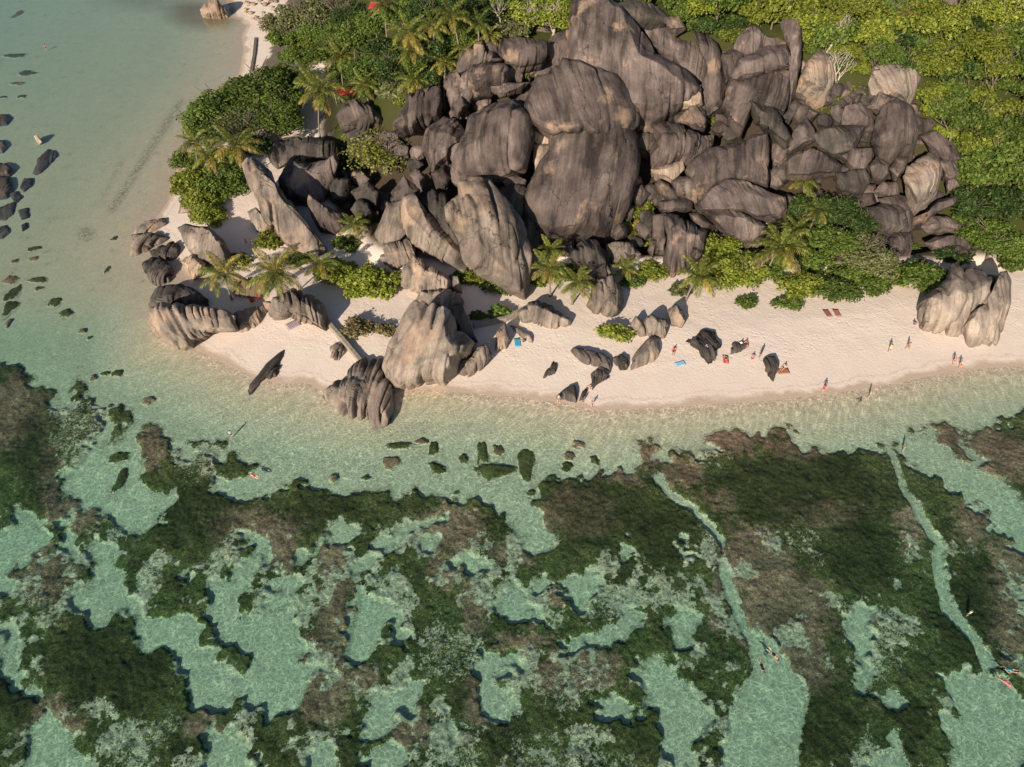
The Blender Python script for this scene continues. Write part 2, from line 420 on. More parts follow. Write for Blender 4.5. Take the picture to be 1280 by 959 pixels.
LEAF = {
    'bright': mat_leaf('leaf_bright_green', (.080, .115, .014), (.185, .225, .028), (.31, .33, .060)),
    'mid': mat_leaf('leaf_mid_green', (0.042, 0.080, 0.014), (0.099, 0.149, 0.026), (0.177, 0.229, 0.047)),
    'dark': mat_leaf('leaf_dark_green', (0.018, 0.041, 0.012), (0.044, 0.080, 0.019), (0.104, 0.149, 0.035)),
    'olive': mat_leaf('leaf_olive', (0.073, 0.086, 0.035), (0.146, 0.160, 0.065), (0.239, 0.240, 0.117)),
    'yellow': mat_leaf('leaf_yellow_green', (0.080, 0.097, 0.018), (0.160, 0.176, 0.032), (0.240, 0.246, 0.054)),
    'dry': mat_leaf('leaf_dry_brown', (0.094, 0.069, 0.035), (0.177, 0.137, 0.070), (0.208, 0.217, 0.082)),
}
FROND = {
    'green': mat_leaf('frond_green', (0.091, 0.124, 0.023), (0.176, 0.202, 0.039), (0.286, 0.273, 0.065)),
    'dark': mat_leaf('frond_dark_green', (0.052, 0.085, 0.019), (0.117, 0.156, 0.033), (0.221, 0.234, 0.058)),
    'yellow': mat_leaf('frond_yellowing', (0.195, 0.169, 0.033), (0.325, 0.273, 0.065), (0.429, 0.338, 0.104)),
    'dead': mat_leaf('frond_dead', (0.182, 0.124, 0.072), (0.286, 0.208, 0.130), (0.390, 0.286, 0.182)),
}
BARK = mat_plain('bark_grey_brown', (.16, .13, .10), .9, .35, 5)
BARKW = mat_plain('bark_pale', (.42, .37, .31), .9, .25, 5)
PALMT = mat_plain('palm_bark', (.21, .175, .14), .9, .3, 7)
M_GROUND = mat_ground(); M_REEF = mat_reef(); M_WATER = mat_water()
CONC = mat_plain('weathered_concrete', (.30, .255, .205), .9, .3, 2)

# ------------------------------------------------------------------ the ground: one sheet, sea bed + beach + massif
def axis(lo, hi, step, far, k=1.25):
    a = list(np.arange(lo, hi + 1e-6, step)); s = step
    while a[-1] < far: s *= k; a.append(a[-1] + s)
    s = step
    while a[0] > -far: s *= k; a.insert(0, a[0] - s)
    return np.array(a)
ax, ay = axis(-110, 150, .75, 1600), axis(10, 215, .75, 1600)
X, Y = np.meshgrid(ax, ay)
def grid_faces(nx, ny):
    i = np.arange((ny - 1) * (nx - 1)); r, c = i // (nx - 1), i % (nx - 1); a = r * nx + c
    return np.stack([a, a + 1, a + nx + 1, a + nx], 1)
Z = ground(X.ravel(), Y.ravel())
me = mesh_np('ground', np.stack([X.ravel(), Y.ravel(), Z], 1), grid_faces(len(ax), len(ay)))
gx, gy = X.ravel(), Y.ravel()
HH = hill(gx, gy)
GPX, GPY = project(gx, gy, Z)
onland = inpoly(land_w, gx, gy)
soil = np.maximum(sstep(.6, 2.2, HH + 1.2 * (fbm(gx * .25, gy * .25, seed=9) - .5)),
                  onland * inpoly(pts('320,100 345,50 380,-60 640,-60 640,60 520,120 470,100 440,60 400,60 380,100 340,150 270,180 240,180'), GPX + 30 * (fbm(gx * .2, gy * .2, seed=15) - .5), GPY + 30 * (fbm(gx * .2, gy * .2, seed=16) - .5)) * .85)
attr(me, 'soil', soil * (gy > 60))
attr(me, 'undergrowth', sstep(2, 5, HH) * (1 - pile_in(gx, gy)))
streak = pts('226,128 205,160 170,215 140,262'); streak_b = pts('152,202 130,245')
ww = np.maximum(sstep(9, 1, segdist(streak, GPX, GPY)), .5 * sstep(6, 1, segdist(streak_b, GPX, GPY)))
ww = np.maximum(ww, .9 * sstep(16, 6, np.hypot(GPX - 108, (GPY - 292) * 1.2)))
attr(me, 'weed', ww * ~onland)
tan = sstep(1.1, .35, np.hypot((GPX - 255) / 62, (GPY - 18) / 24)) * .8 + .5 * sstep(1.0, .2, np.hypot((GPX - 185) / 90, (GPY - 2) / 14))
attr(me, 'tannin', np.clip(tan, 0, 1) * (gy > 120) * ~onland)
link('ground', me, M_GROUND, kind='structure')

# ------------------------------------------------------------------ the sea: a closed body of water, surface at z = 0
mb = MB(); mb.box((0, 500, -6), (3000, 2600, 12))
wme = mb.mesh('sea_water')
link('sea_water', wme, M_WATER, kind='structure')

# ------------------------------------------------------------------ the reef flat: growth-covered beds with sand pools and channels between
REEF = [pts('-60,440 15,455 40,476 62,490 68,515 62,545 74,560 70,600 78,622 100,632 130,642 150,655 180,668 198,652 232,640 238,612 262,612 290,625 330,620 350,610 '
            '375,600 395,614 420,615 440,620 460,616 474,608 490,625 500,625 510,610 520,608 530,620 560,625 590,618 615,622 630,650 650,675 668,690 '
            '690,685 676,652 668,625 680,600 700,600 715,606 730,595 745,598 770,592 795,590 803,570 799,555 822,553 836,562 845,570 855,560 870,575 885,566 '
            '900,562 878,550 890,543 920,541 948,548 960,541 972,538 990,542 994,556 1010,562 1050,569 1075,562 1095,566 1110,582 1124,612 1150,648 1172,690 1176,730 '
            '1190,762 1215,800 1240,842 1300,900 1340,1100 -60,1100'),
        pts('1106,545 1113,548 1130,578 1150,592 1180,601 1215,627 1232,640 1238,662 1262,676 1290,700 1300,900 1253,829 1230,801 1206,768 1192,745 1184,713 1178,676 1159,643 1134,606 1122,575'),
        pts('1166,530 1178,524 1186,530 1192,540 1204,535 1212,545 1213,552 1224,545 1232,530 1240,536 1248,528 1262,526 1268,515 1300,505 1300,640 1275,612 1250,600 1222,585 1196,572 1178,556'),
        pts('95,500 112,498 122,512 118,535 98,556 88,548 80,530'), pts('176,536 190,530 204,546 216,560 232,574 262,560 270,574 256,600 264,614 242,642 200,652 195,640 228,616 206,611 186,614 180,590'),
        pts('62,516 100,503 130,518 122,546 92,576 70,592'), pts('56,560 78,556 80,626 60,640'), pts('84,470 100,474 104,492 88,500'), pts('236,548 282,546 284,556 240,560'), pts('268,575 292,570 312,582 308,598 284,600 270,590'),
        pts('132,515 145,508 164,515 165,525 152,545 138,556 120,560 140,540 144,528 134,524'),
        pts('1133,532 1139,534 1142,542 1152,543 1156,530 1160,535 1158,546 1146,549 1137,546')]
SANDP = [pts(s) for s in '''0,660 30,655 57,663 58,677 20,706 7,740 -20,760 -20,660
70,683 76,667 90,660 103,680 83,700
110,697 116,670 140,680 136,706 160,716 156,730 173,753 186,766 220,760 246,773 253,796 273,826 293,846 300,870 276,890 253,893 233,870 223,826 196,813 166,826 170,790 173,773 146,763 116,780 93,766 93,736 113,733
299,660 332,670 332,693 319,720 302,736 299,770 326,766 352,706 379,713 376,740 352,763 382,773 376,796 382,826 406,833 386,853 376,883 352,899 329,896 332,883 302,876 293,853 312,826 309,813 269,803 263,766 266,733 293,710 312,700
356,693 392,677 409,670 409,683 366,700
0,780 23,786 13,826 40,853 50,883 30,873 10,840 -10,833
33,903 60,886 86,916 110,952 110,1000 33,1000
253,906 286,903 316,940 320,1000 246,1000
379,946 399,923 420,913 430,1000 380,1000
410,653 443,650 446,670 430,686 413,673
463,667 496,660 520,650 563,640 560,650 513,660 503,677 483,690 466,680
533,663 550,670 546,690 530,700 528,690
440,706 460,693 473,697 456,716 440,726
490,710 513,700 510,716 493,721
563,700 586,690 609,700 606,706 586,716 570,706
423,806 436,780 440,750 460,740 476,753 490,763 493,770 476,780 473,806 446,830 426,820
476,743 506,766 516,783 513,810 493,813 500,786
606,763 633,750 640,720 656,730 666,756 686,770 706,790 752,783 792,780 800,790 762,806 722,806 706,816 700,793 673,773 646,773
702,733 709,720 742,710 746,740 726,766 712,753
670,716 696,716 686,736 676,740
766,686 779,667 789,697 772,710
596,830 599,803 629,813 656,836 626,840 619,853 643,873 643,900 619,906 603,893 599,853
456,873 473,860 490,856 506,846 526,846 523,873 520,893 496,886 493,913 453,923 453,900
453,933 496,923 506,940 480,1000 453,956
553,880 566,900 573,933 556,923
746,890 772,870 800,873 796,910
811,594 827,586 842,610 870,633 897,657 909,676 908,692 917,719 918,730 936,770 946,790 964,797 983,817 1003,844 1007,895 1000,1000 890,1000 921,868 944,833 934,801 911,758 899,715 902,688 893,672 862,641 831,618
1173,836 1196,840 1226,838 1240,836 1252,845 1290,880 1290,990 1242,1000 1226,940 1192,873
1172,893 1192,893 1226,913 1242,1000 1210,1000 1186,936
1046,766 1073,753 1093,756 1099,800 1090,860 1126,863 1130,886 1106,880 1076,860 1073,826 1060,783
1123,900 1133,940 1126,1000 1093,953 1113,923
780,750 807,754 803,790 780,800
829,762 842,770 858,754 878,770 862,793 866,813 846,813 842,786
796,833 819,817 839,829 858,860 893,891 850,1000 819,895 803,860
815,559 835,557 839,579 819,583
1196,540 1206,548 1215,562 1228,570 1240,572 1244,580 1232,582 1214,576 1200,562
852,665 862,690 858,708 850,690
128,690 140,690 136,705 126,708
222,700 232,694 238,712 222,730
20,625 40,640 52,650 30,655 5,650
60,655 90,635 92,645 70,660'''.split('\n')]
SPARSE = [pts(s) for s in '''136,926 186,906 213,880 233,906 213,933 180,940 160,1000 133,1000
27,736 40,726 67,733 67,750 43,766 27,753
646,906 680,913 712,933 800,933 800,1000 620,1000
990,660 1020,657 1046,683 1050,713 1026,716 1006,690
858,582 889,563 920,563 917,579 886,586
540,770 600,780 590,850 520,850
1046,740 1120,760 1140,830 1100,850 1060,800
660,840 740,820 780,860 700,900
700,720 800,740 790,780 720,770
1000,850 1060,860 1090,960 1020,960
540,900 600,910 600,1000 540,1000
62,512 100,500 132,516 122,548 92,580 68,596
215,560 270,556 262,610 220,600
1130,560 1160,590 1190,600 1150,585'''.split('\n')]
BROWN = [(15, 515, 40, 40), (62, 590, 12, 55), (90, 640, 40, 18), (55, 715, 35, 38), (305, 655, 45, 22), (345, 690, 20, 25), (365, 655, 20, 15), (420, 730, 22, 70), (400, 850, 35, 60), (192, 560, 14, 28),
         (560, 660, 45, 30), (555, 715, 22, 18), (590, 760, 16, 40), (640, 690, 30, 15), (720, 640, 50, 30), (650, 800, 40, 10), (510, 900, 25, 40), (600, 870, 20, 40), (720, 840, 60, 30),
         (815, 570, 20, 14), (855, 590, 26, 18), (920, 552, 55, 14), (1000, 565, 40, 14), (980, 770, 60, 60), (940, 700, 45, 45), (895, 750, 12, 40), (1030, 640, 60, 14), (1140, 660, 18, 30),
         (1200, 545, 30, 22), (1250, 570, 50, 30), (1215, 650, 22, 30), (1265, 740, 30, 90), (60, 900, 30, 30), (900, 625, 25, 14), (770, 590, 30, 12), (455, 850, 20, 20), (690, 740, 12, 16), (1010, 830, 30, 40), (250, 905, 18, 18)]
RSTEP = .17
rxs, rys = np.arange(-84, 84, RSTEP), np.arange(12, 84, RSTEP)
RX, RY = np.meshgrid(rxs, rys)
shp = RX.shape
rx, ry = RX.ravel(), RY.ravel()
ppx, ppy = project(rx, ry, -.75)
k = 1.0 + (ppy - 560) / 900
w1, w2 = (fbm(rx * .45, ry * .45, seed=21, oct=4, gain=.6) - .5), (fbm(rx * .45, ry * .45, seed=31, oct=4, gain=.6) - .5)
qx, qy = ppx + 22 * k * w1, ppy + 18 * k * w2
w3, w4 = (vnoise(rx * 2.1, ry * 2.1, seed=41) - .5), (vnoise(rx * 2.1, ry * 2.1, seed=51) - .5)
w5, w6 = (vnoise(rx * 5.2, ry * 5.2, seed=43) - .5), (vnoise(rx * 5.2, ry * 5.2, seed=53) - .5)
w7, w8 = (vnoise(rx * 1.05, ry * 1.05, seed=47) - .5), (vnoise(rx * 1.05, ry * 1.05, seed=57) - .5)
qx += 16 * w7 + 15 * w3 + 10 * w5; qy += 14 * w8 + 12 * w4 + 8 * w6
inr = np.zeros(rx.shape, bool)
for p in REEF: inr |= inpoly(p, qx, qy)
cqx, cqy = ppx + 5 * w1 * k + 5 * w3 + 3 * w5, ppy + 5 * w2 * k + 4 * w4
for p in SANDP: inr &= ~inpoly(p, qx, qy)
CHAN = [pts('1100,536 1112,545 1126,579 1136,606 1162,645 1181,676 1187,715 1194,745 1210,770 1234,801 1256,832 1230,842 1214,801 1181,764 1168,725 1168,680 1145,643 1126,612 1112,575'), [p for p in SANDP if p[0] == (811.0, 594.0)][0]]
inr |= inpoly(pts('1090,560 1112,552 1205,690 1262,840 1235,850 1150,730'), qx, qy) | inpoly(pts('800,592 830,582 925,690 950,795 930,800 880,690'), qx, qy)
for p in CHAN: inr &= ~(inpoly(p, cqx, cqy) & (segdist(p, cqx, cqy, True) > 1.6))
mask = inr.reshape(shp).astype(float)
def blur(a, n):
    for _ in range(n):
        a = (np.roll(a, 1, 0) + np.roll(a, -1, 0) + a * 2) / 4
        a = (np.roll(a, 1, 1) + np.roll(a, -1, 1) + a * 2) / 4
    return a
b3, b14 = blur(mask, 3), blur(mask, 9)
wide = blur(b14, 40)
crisp = sstep(.42, .62, fbm(rx * .16, ry * .16, seed=77, oct=3)).reshape(shp)
cover = b3 * crisp + b14 * (1 - crisp)
bed = surf(rx, ry).reshape(shp)
lump = fbm(rx * .6, ry * .6, seed=71, oct=4, gain=.6).reshape(shp)
fine = fbm(rx * 2.6, ry * 2.6, seed=81, oct=2).reshape(shp)
grow = (.15 + .10 * crisp + .13 * wide + .50 * (lump - .45) + .22 * (fine - .5))
rz = bed - .02 + np.clip(grow, .03, .8) * sstep(.30, .80, cover) * np.clip((-bed - .05) / .6, .15, 1) + .03 * sstep(.02, .2, cover)
keep = cover > .02
cell = keep[:-1, :-1] | keep[1:, :-1] | keep[:-1, 1:] | keep[1:, 1:]
F = grid_faces(len(rxs), len(rys))[cell.ravel()]
used, inv = np.unique(F, return_inverse=True)
V = np.stack([rx, ry, rz.ravel()], 1)[used]
me = mesh_np('reef_bed', V, inv.reshape(F.shape))
attr(me, 'cover', cover.ravel()[used])
br = np.zeros(len(used)); ux, uy = qx[used], qy[used]
for (cx, cy, a, b) in BROWN: br = np.maximum(br, sstep(1.35, .55, np.hypot((ux - cx) / a, (uy - cy) / b)))
attr(me, 'brown', np.clip(br * .75 + .24, 0, 1))
spx = np.zeros(len(used))
for p in SPARSE: spx = np.maximum(spx, np.where(inpoly(p, ux, uy), .75, 0))
mot = .6 * fbm(V[:, 0] * .24, V[:, 1] * .24, seed=91, oct=4, gain=.6) + .4 * fbm(V[:, 0] * .75, V[:, 1] * .75, seed=95, oct=4, gain=.65)
spx = np.maximum(spx, 1.0 * sstep(.475, .585, mot) * sstep(610, 690, uy))
DARK = [(1000, 610, 125, 48), (745, 640, 70, 45), (1075, 680, 45, 60), (225, 640, 80, 40), (170, 850, 50, 45), (110, 820, 60, 50), (400, 640, 60, 25), (1215, 760, 40, 70), (1030, 900, 45, 60), (830, 670, 40, 40), (40, 560, 30, 60), (1130, 920, 30, 60), (0, 860, 30, 30)]
dk = np.zeros(len(used))
for (cx, cy, a, b) in DARK: dk = np.maximum(dk, sstep(1.3, .6, np.hypot((ux - cx) / a, (uy - cy) / b)))
spx = spx * (1 - .85 * dk)
attr(me, 'dense', dk)
attr(me, 'sparse', spx)
link('reef_bed', me, M_REEF, kind='stuff', label='dark green and brown weed-covered reef flat with sand pools under shallow water', cat='reef')

# growth-covered coral heads standing alone on the sand
HEADS = '''117,473,5,4 131,468,6,3 146,467,8,5 187,501,8,5 150,572,12,7 150,602,8,18 418,598,6,5 457,598,8,3 500,558,21,4 487,579,13,8 543,562,8,11 547,587,13,8 527,553,9,4
604,566,9,20 618,589,24,12 622,563,9,9 655,581,13,20 580,573,6,6 712,570,6,6 708,583,8,7 742,576,7,8 724,556,8,5 15,70,15,3 33,92,13,4 21,105,10,3 28,121,6,2 4,122,4,2 12,350,10,7 15,366,9,10 14,383,9,10 10,405,4,6
67,378,9,7 82,392,10,5 103,414,6,3 112,423,4,2 44,311,8,3 19,327,5,3 48,351,11,4 50,361,6,3 41,324,6,3 135,337,3,5 143,298,5,3 22,18,5,5'''.split()
head_descr = ['small round', 'narrow', 'ragged', 'lumpy', 'flat', 'broken', 'dark', 'mossy', 'long thin', 'brownish', 'squat', 'weedy']
def coral_head(px, py, a, b, seed):
    bedp = plane_at(px, py, -.5); zb = float(surf(bedp[0], bedp[1]))
    c = plane_at(px, py, zb)
    pe = plane_at(px + a, py, zb); pf = plane_at(px, py - b, zb)
    ra, rb = max(.3, abs(pe[0] - c[0])), max(.3, abs(pf[1] - c[1]))
    n = 26; u = np.linspace(-1.7, 1.7, n); U, W = np.meshgrid(u, u)
    x, y = U.ravel(), W.ravel()
    wx = x + 1.25 * (fbm(x * 1.3 + seed, y * 1.3, seed=seed, oct=3) - .5); wy = y + 1.25 * (fbm(x * 1.3, y * 1.3 + seed, seed=seed + 5, oct=3) - .5)
    r = np.hypot(wx, wy); h = np.clip(min(.30, .40 * -zb), .08, .30)
    zz = .02 + h * sstep(1.1, .45, r) * (.7 + .6 * fbm(x * 2 + seed, y * 2, seed=seed + 9)) - .06 * sstep(1.15, 1.34, r)
    kp = (r < 1.34).reshape(n, n); cl = kp[:-1, :-1] | kp[1:, :-1] | kp[:-1, 1:] | kp[1:, 1:]
    f = grid_faces(n, n)[cl.ravel()]; us, iv = np.unique(f, return_inverse=True)
    me = mesh_np('coral_head', np.stack([x * ra, y * rb, zz], 1)[us], iv.reshape(f.shape))
    attr(me, 'brown', np.full(len(us), .15 + .7 * (seed % 3 == 0))); attr(me, 'sparse', np.full(len(us), .05)); attr(me, 'cover', sstep(1.28, .45, r[us])); attr(me, 'dense', np.full(len(us), .15))
    return me, (c[0], c[1], zb)
for i, s in enumerate(HEADS):
    px, py, a, b = (float(q) for q in s.split(','))
    me, loc = coral_head(px, py, a, b, i + 3)
    size = 'tiny' if a * b < 22 else 'small' if a * b < 60 else 'middling' if a * b < 130 else 'large'
    form = 'long thin' if a > 2.2 * b else 'upright oval' if b > 1.5 * a else 'oval' if a > 1.35 * b else 'roundish'
    tone = 'brown' if (i + 3) % 3 == 0 else 'dark green'
    where = 'on the pale sand of the bay' if px < 170 and py < 430 else 'alone on the sand off the left reef' if px < 330 else 'alone on the sand between beach and reef'
    link('coral_head', me, M_REEF, loc=loc, cat='coral head', group='weed-covered coral heads standing alone on the sand', label=f'{size} {form} {tone} weed-covered coral patch {where}')

# ------------------------------------------------------------------ granite boulders
def cube_sphere(n):
    V = []; F = []; t = np.tan(np.linspace(-np.pi / 4, np.pi / 4, n + 1))
    A, B = np.meshgrid(t, t); a, b = A.ravel(), B.ravel(); o = np.ones_like(a)
    for P in ((a, b, o), (-a, b, -o), (o, b, -a), (-o, b, a), (a, o, -b), (a, -o, b)):
        base = sum(len(v) for v in V); p = np.stack(P, 1); V.append(p / np.linalg.norm(p, axis=1)[:, None]); F.append(grid_faces(n + 1, n + 1) + base)
    V = np.concatenate(V); F = np.concatenate(F)
    key = np.round(V, 5); _, idx, inv = np.unique(key, axis=0, return_index=True, return_inverse=True)
    return V[idx], inv.ravel()[F]
SPH = {n: cube_sphere(n) for n in (7, 12, 22, 34, 52)}
def outline_r(poly, cx, cy, phi):
    """distance from the middle to a closed outline in direction phi"""
    P = np.array(poly, float) - (cx, cy); m = len(P); out = np.zeros_like(phi)
    dx, dy = np.cos(phi), np.sin(phi)
    for i in range(m):
        p, q = P[i], P[(i + 1) % m]; e = q - p
        den = dx * e[1] - dy * e[0]; den = np.where(np.abs(den) < 1e-9, 1e-9, den)
        t = (p[0] * e[1] - p[1] * e[0]) / den; s = (p[0] * dy - p[1] * dx) / den
        ok = (t > 0) & (s >= -1e-6) & (s <= 1 + 1e-6)
        out = np.maximum(out, np.where(ok, t, 0))
    return out
def rock_attr(me, W, rs):
    a = rs.uniform(-.45, .45); t = rs.uniform(-.22, .22)
    lax = np.array([math.cos(a), math.sin(a), t]); lat = W @ lax; dn = -(W @ UP)
    return lat, dn
def grooves(lat, dn, W, fw, seed):
    """sharp rain flutes: 0 on the ribs, 1 in the bottom of a groove"""
    g1 = vnoise(lat / (fw * 1.5), dn / (fw * 9), seed=seed + 3); g2 = vnoise(lat / (fw * .7), dn / (fw * 6), seed=seed + 4)
    big = 1 - np.clip(np.abs(g1 - .5) / .17, 0, 1); sml = 1 - np.clip(np.abs(g2 - .5) / .20, 0, 1)
    return big ** 2.0 + .45 * sml ** 1.8
def boulder(poly, flute=.12, thick=.8, seed=0, lift=0.0, cuts=4, box=.62, fw=1.1, near=0.0, low=0.0):
    """a rock from its survey outline: real place, real size, a full body with a back, split faces and rain flutes"""
    P = np.array(poly, float)
    by = P[:, 1].max(); foot_p = P[P[:, 1] > by - 4]; bx = foot_p[:, 0].mean()
    w, h = np.ptp(P[:, 0]), np.ptp(P[:, 1]); rsd = np.random.default_rng(seed + 55)
    cx, cy = P.mean(0) * .5 + np.array([(P[:, 0].min() + P[:, 0].max()) / 2, (P[:, 1].min() + P[:, 1].max()) / 2]) * .5
    size = math.sqrt(w * h)
    n = 52 if size > 58 else 34 if size > 30 else 22 if size > 17 else 12 if size > 11 else 7
    if flute > .1 and n < 34: n = 22 if n < 22 else 34
    V, F = SPH[n]
    rs = np.random.default_rng(seed + 100)
    S = V.copy()
    for q in range(cuts):                                   # plane faces where blocks have split off
        nv = rs.normal(size=3); nv[2] = abs(nv[2]) + (.9 if q == 0 else .3); nv /= np.linalg.norm(nv)
        dd = S @ nv - rs.uniform(.58, .84)
        S = S - np.where(dd > 0, dd * .95, 0)[:, None] * nv[None]
    S = S * (1 + .13 * (fbm(V[:, 0] * 1.6 + seed, V[:, 1] * 1.6, V[:, 2] * 1.6 + 9, seed=seed, oct=3) - .5))[:, None]
    rho = np.hypot(S[:, 0], S[:, 1]); phi = np.arctan2(-S[:, 1], S[:, 0])
    r = outline_r(P, cx, cy, phi)
    rr = np.clip(rho, 0, 1.05) ** box * r
    if low > 0:                                             # a low rock lying on the sand or the sea bed
        foot = hit(cx, cy, surf); zg = float(surf(foot[0], foot[1])); mpp = float((foot - CAMP) @ FWD) / FPX
        qx_, qy_ = cx + rr * np.cos(phi), cy + rr * np.sin(phi) + low / mpp * .30
        uu, vv = (qx_ - 640.0) / FPX, (479.5 - qy_) / FPX
        D = np.stack([uu, cp + vv * sp, -sp + vv * cp], 1); t = (zg - CAM_H) / D[:, 2]
        W = CAMP[None] + D * t[:, None]; top = np.clip(1 - rho ** 2.2, 0, 1) ** .6
        W[:, 2] = np.where(S[:, 2] > 0, zg - .25 + (low + .25) * top, zg - .25)
        C = np.array([W[:, 0].mean(), W[:, 1].mean(), zg - .5 * low])
    else:
        foot = hit(bx, by, surf, lift)
        d0 = float((foot - CAMP) @ FWD); mpp = d0 / FPX
        T = thick * .5 * mpp * (min(w, h) * .65 + .35 * math.sqrt(w * h))
        d1 = d0 + T * .30 - rsd.uniform(-.1, .45) * T - near
        mpp = d1 / FPX
        u = rr * np.cos(phi); v = -rr * np.sin(phi)
        dirc = RIGHT * ((cx - 640) / FPX) + UP * ((479.5 - cy) / FPX) + FWD
        C = CAMP + dirc * d1
        lean = rs.uniform(-.15, .2)
        W = C[None] + RIGHT[None] * (u * mpp)[:, None] + UP[None] * (v * mpp)[:, None]
        back = np.where(S[:, 2] < 0, 1.25, 1.0)
        W = W - dirc[None] / np.linalg.norm(dirc) * (S[:, 2] * T * back + lean * v * mpp * .5)[:, None]
        sink = np.clip(-v / (h * .5), 0, 1) * np.clip(.25 - S[:, 2], 0, 1)      # the foot goes down into the ground behind the visible face
        W[:, 2] -= sink * min(6.0, .45 * h * mpp)
    lat, dn = rock_attr(None, W, rs)
    dv = W - C[None]; nn = dv / (np.linalg.norm(dv, axis=1)[:, None] + 1e-6)
    if flute > 0:
        W = W - nn * (flute * (3.1 if n >= 22 else 1.2) * (grooves(lat, dn, W, fw, seed) - .35) * np.clip(.4 + rho, 0, 1.1))[:, None]
    q = .03 * size * mpp
    W = W + nn * (q * (fbm(W[:, 0] / (q * 7), W[:, 1] / (q * 7), W[:, 2] / (q * 7), seed=seed + 8, oct=4) - .5) * 1.5)[:, None]
    loc = np.array([W[:, 0].mean(), W[:, 1].mean(), W[:, 2].min()])
    me = mesh_np('granite_boulder', W - loc[None], F[:, ::-1])
    attr(me, 'lat', lat); attr(me, 'dn', dn)
    return me, loc

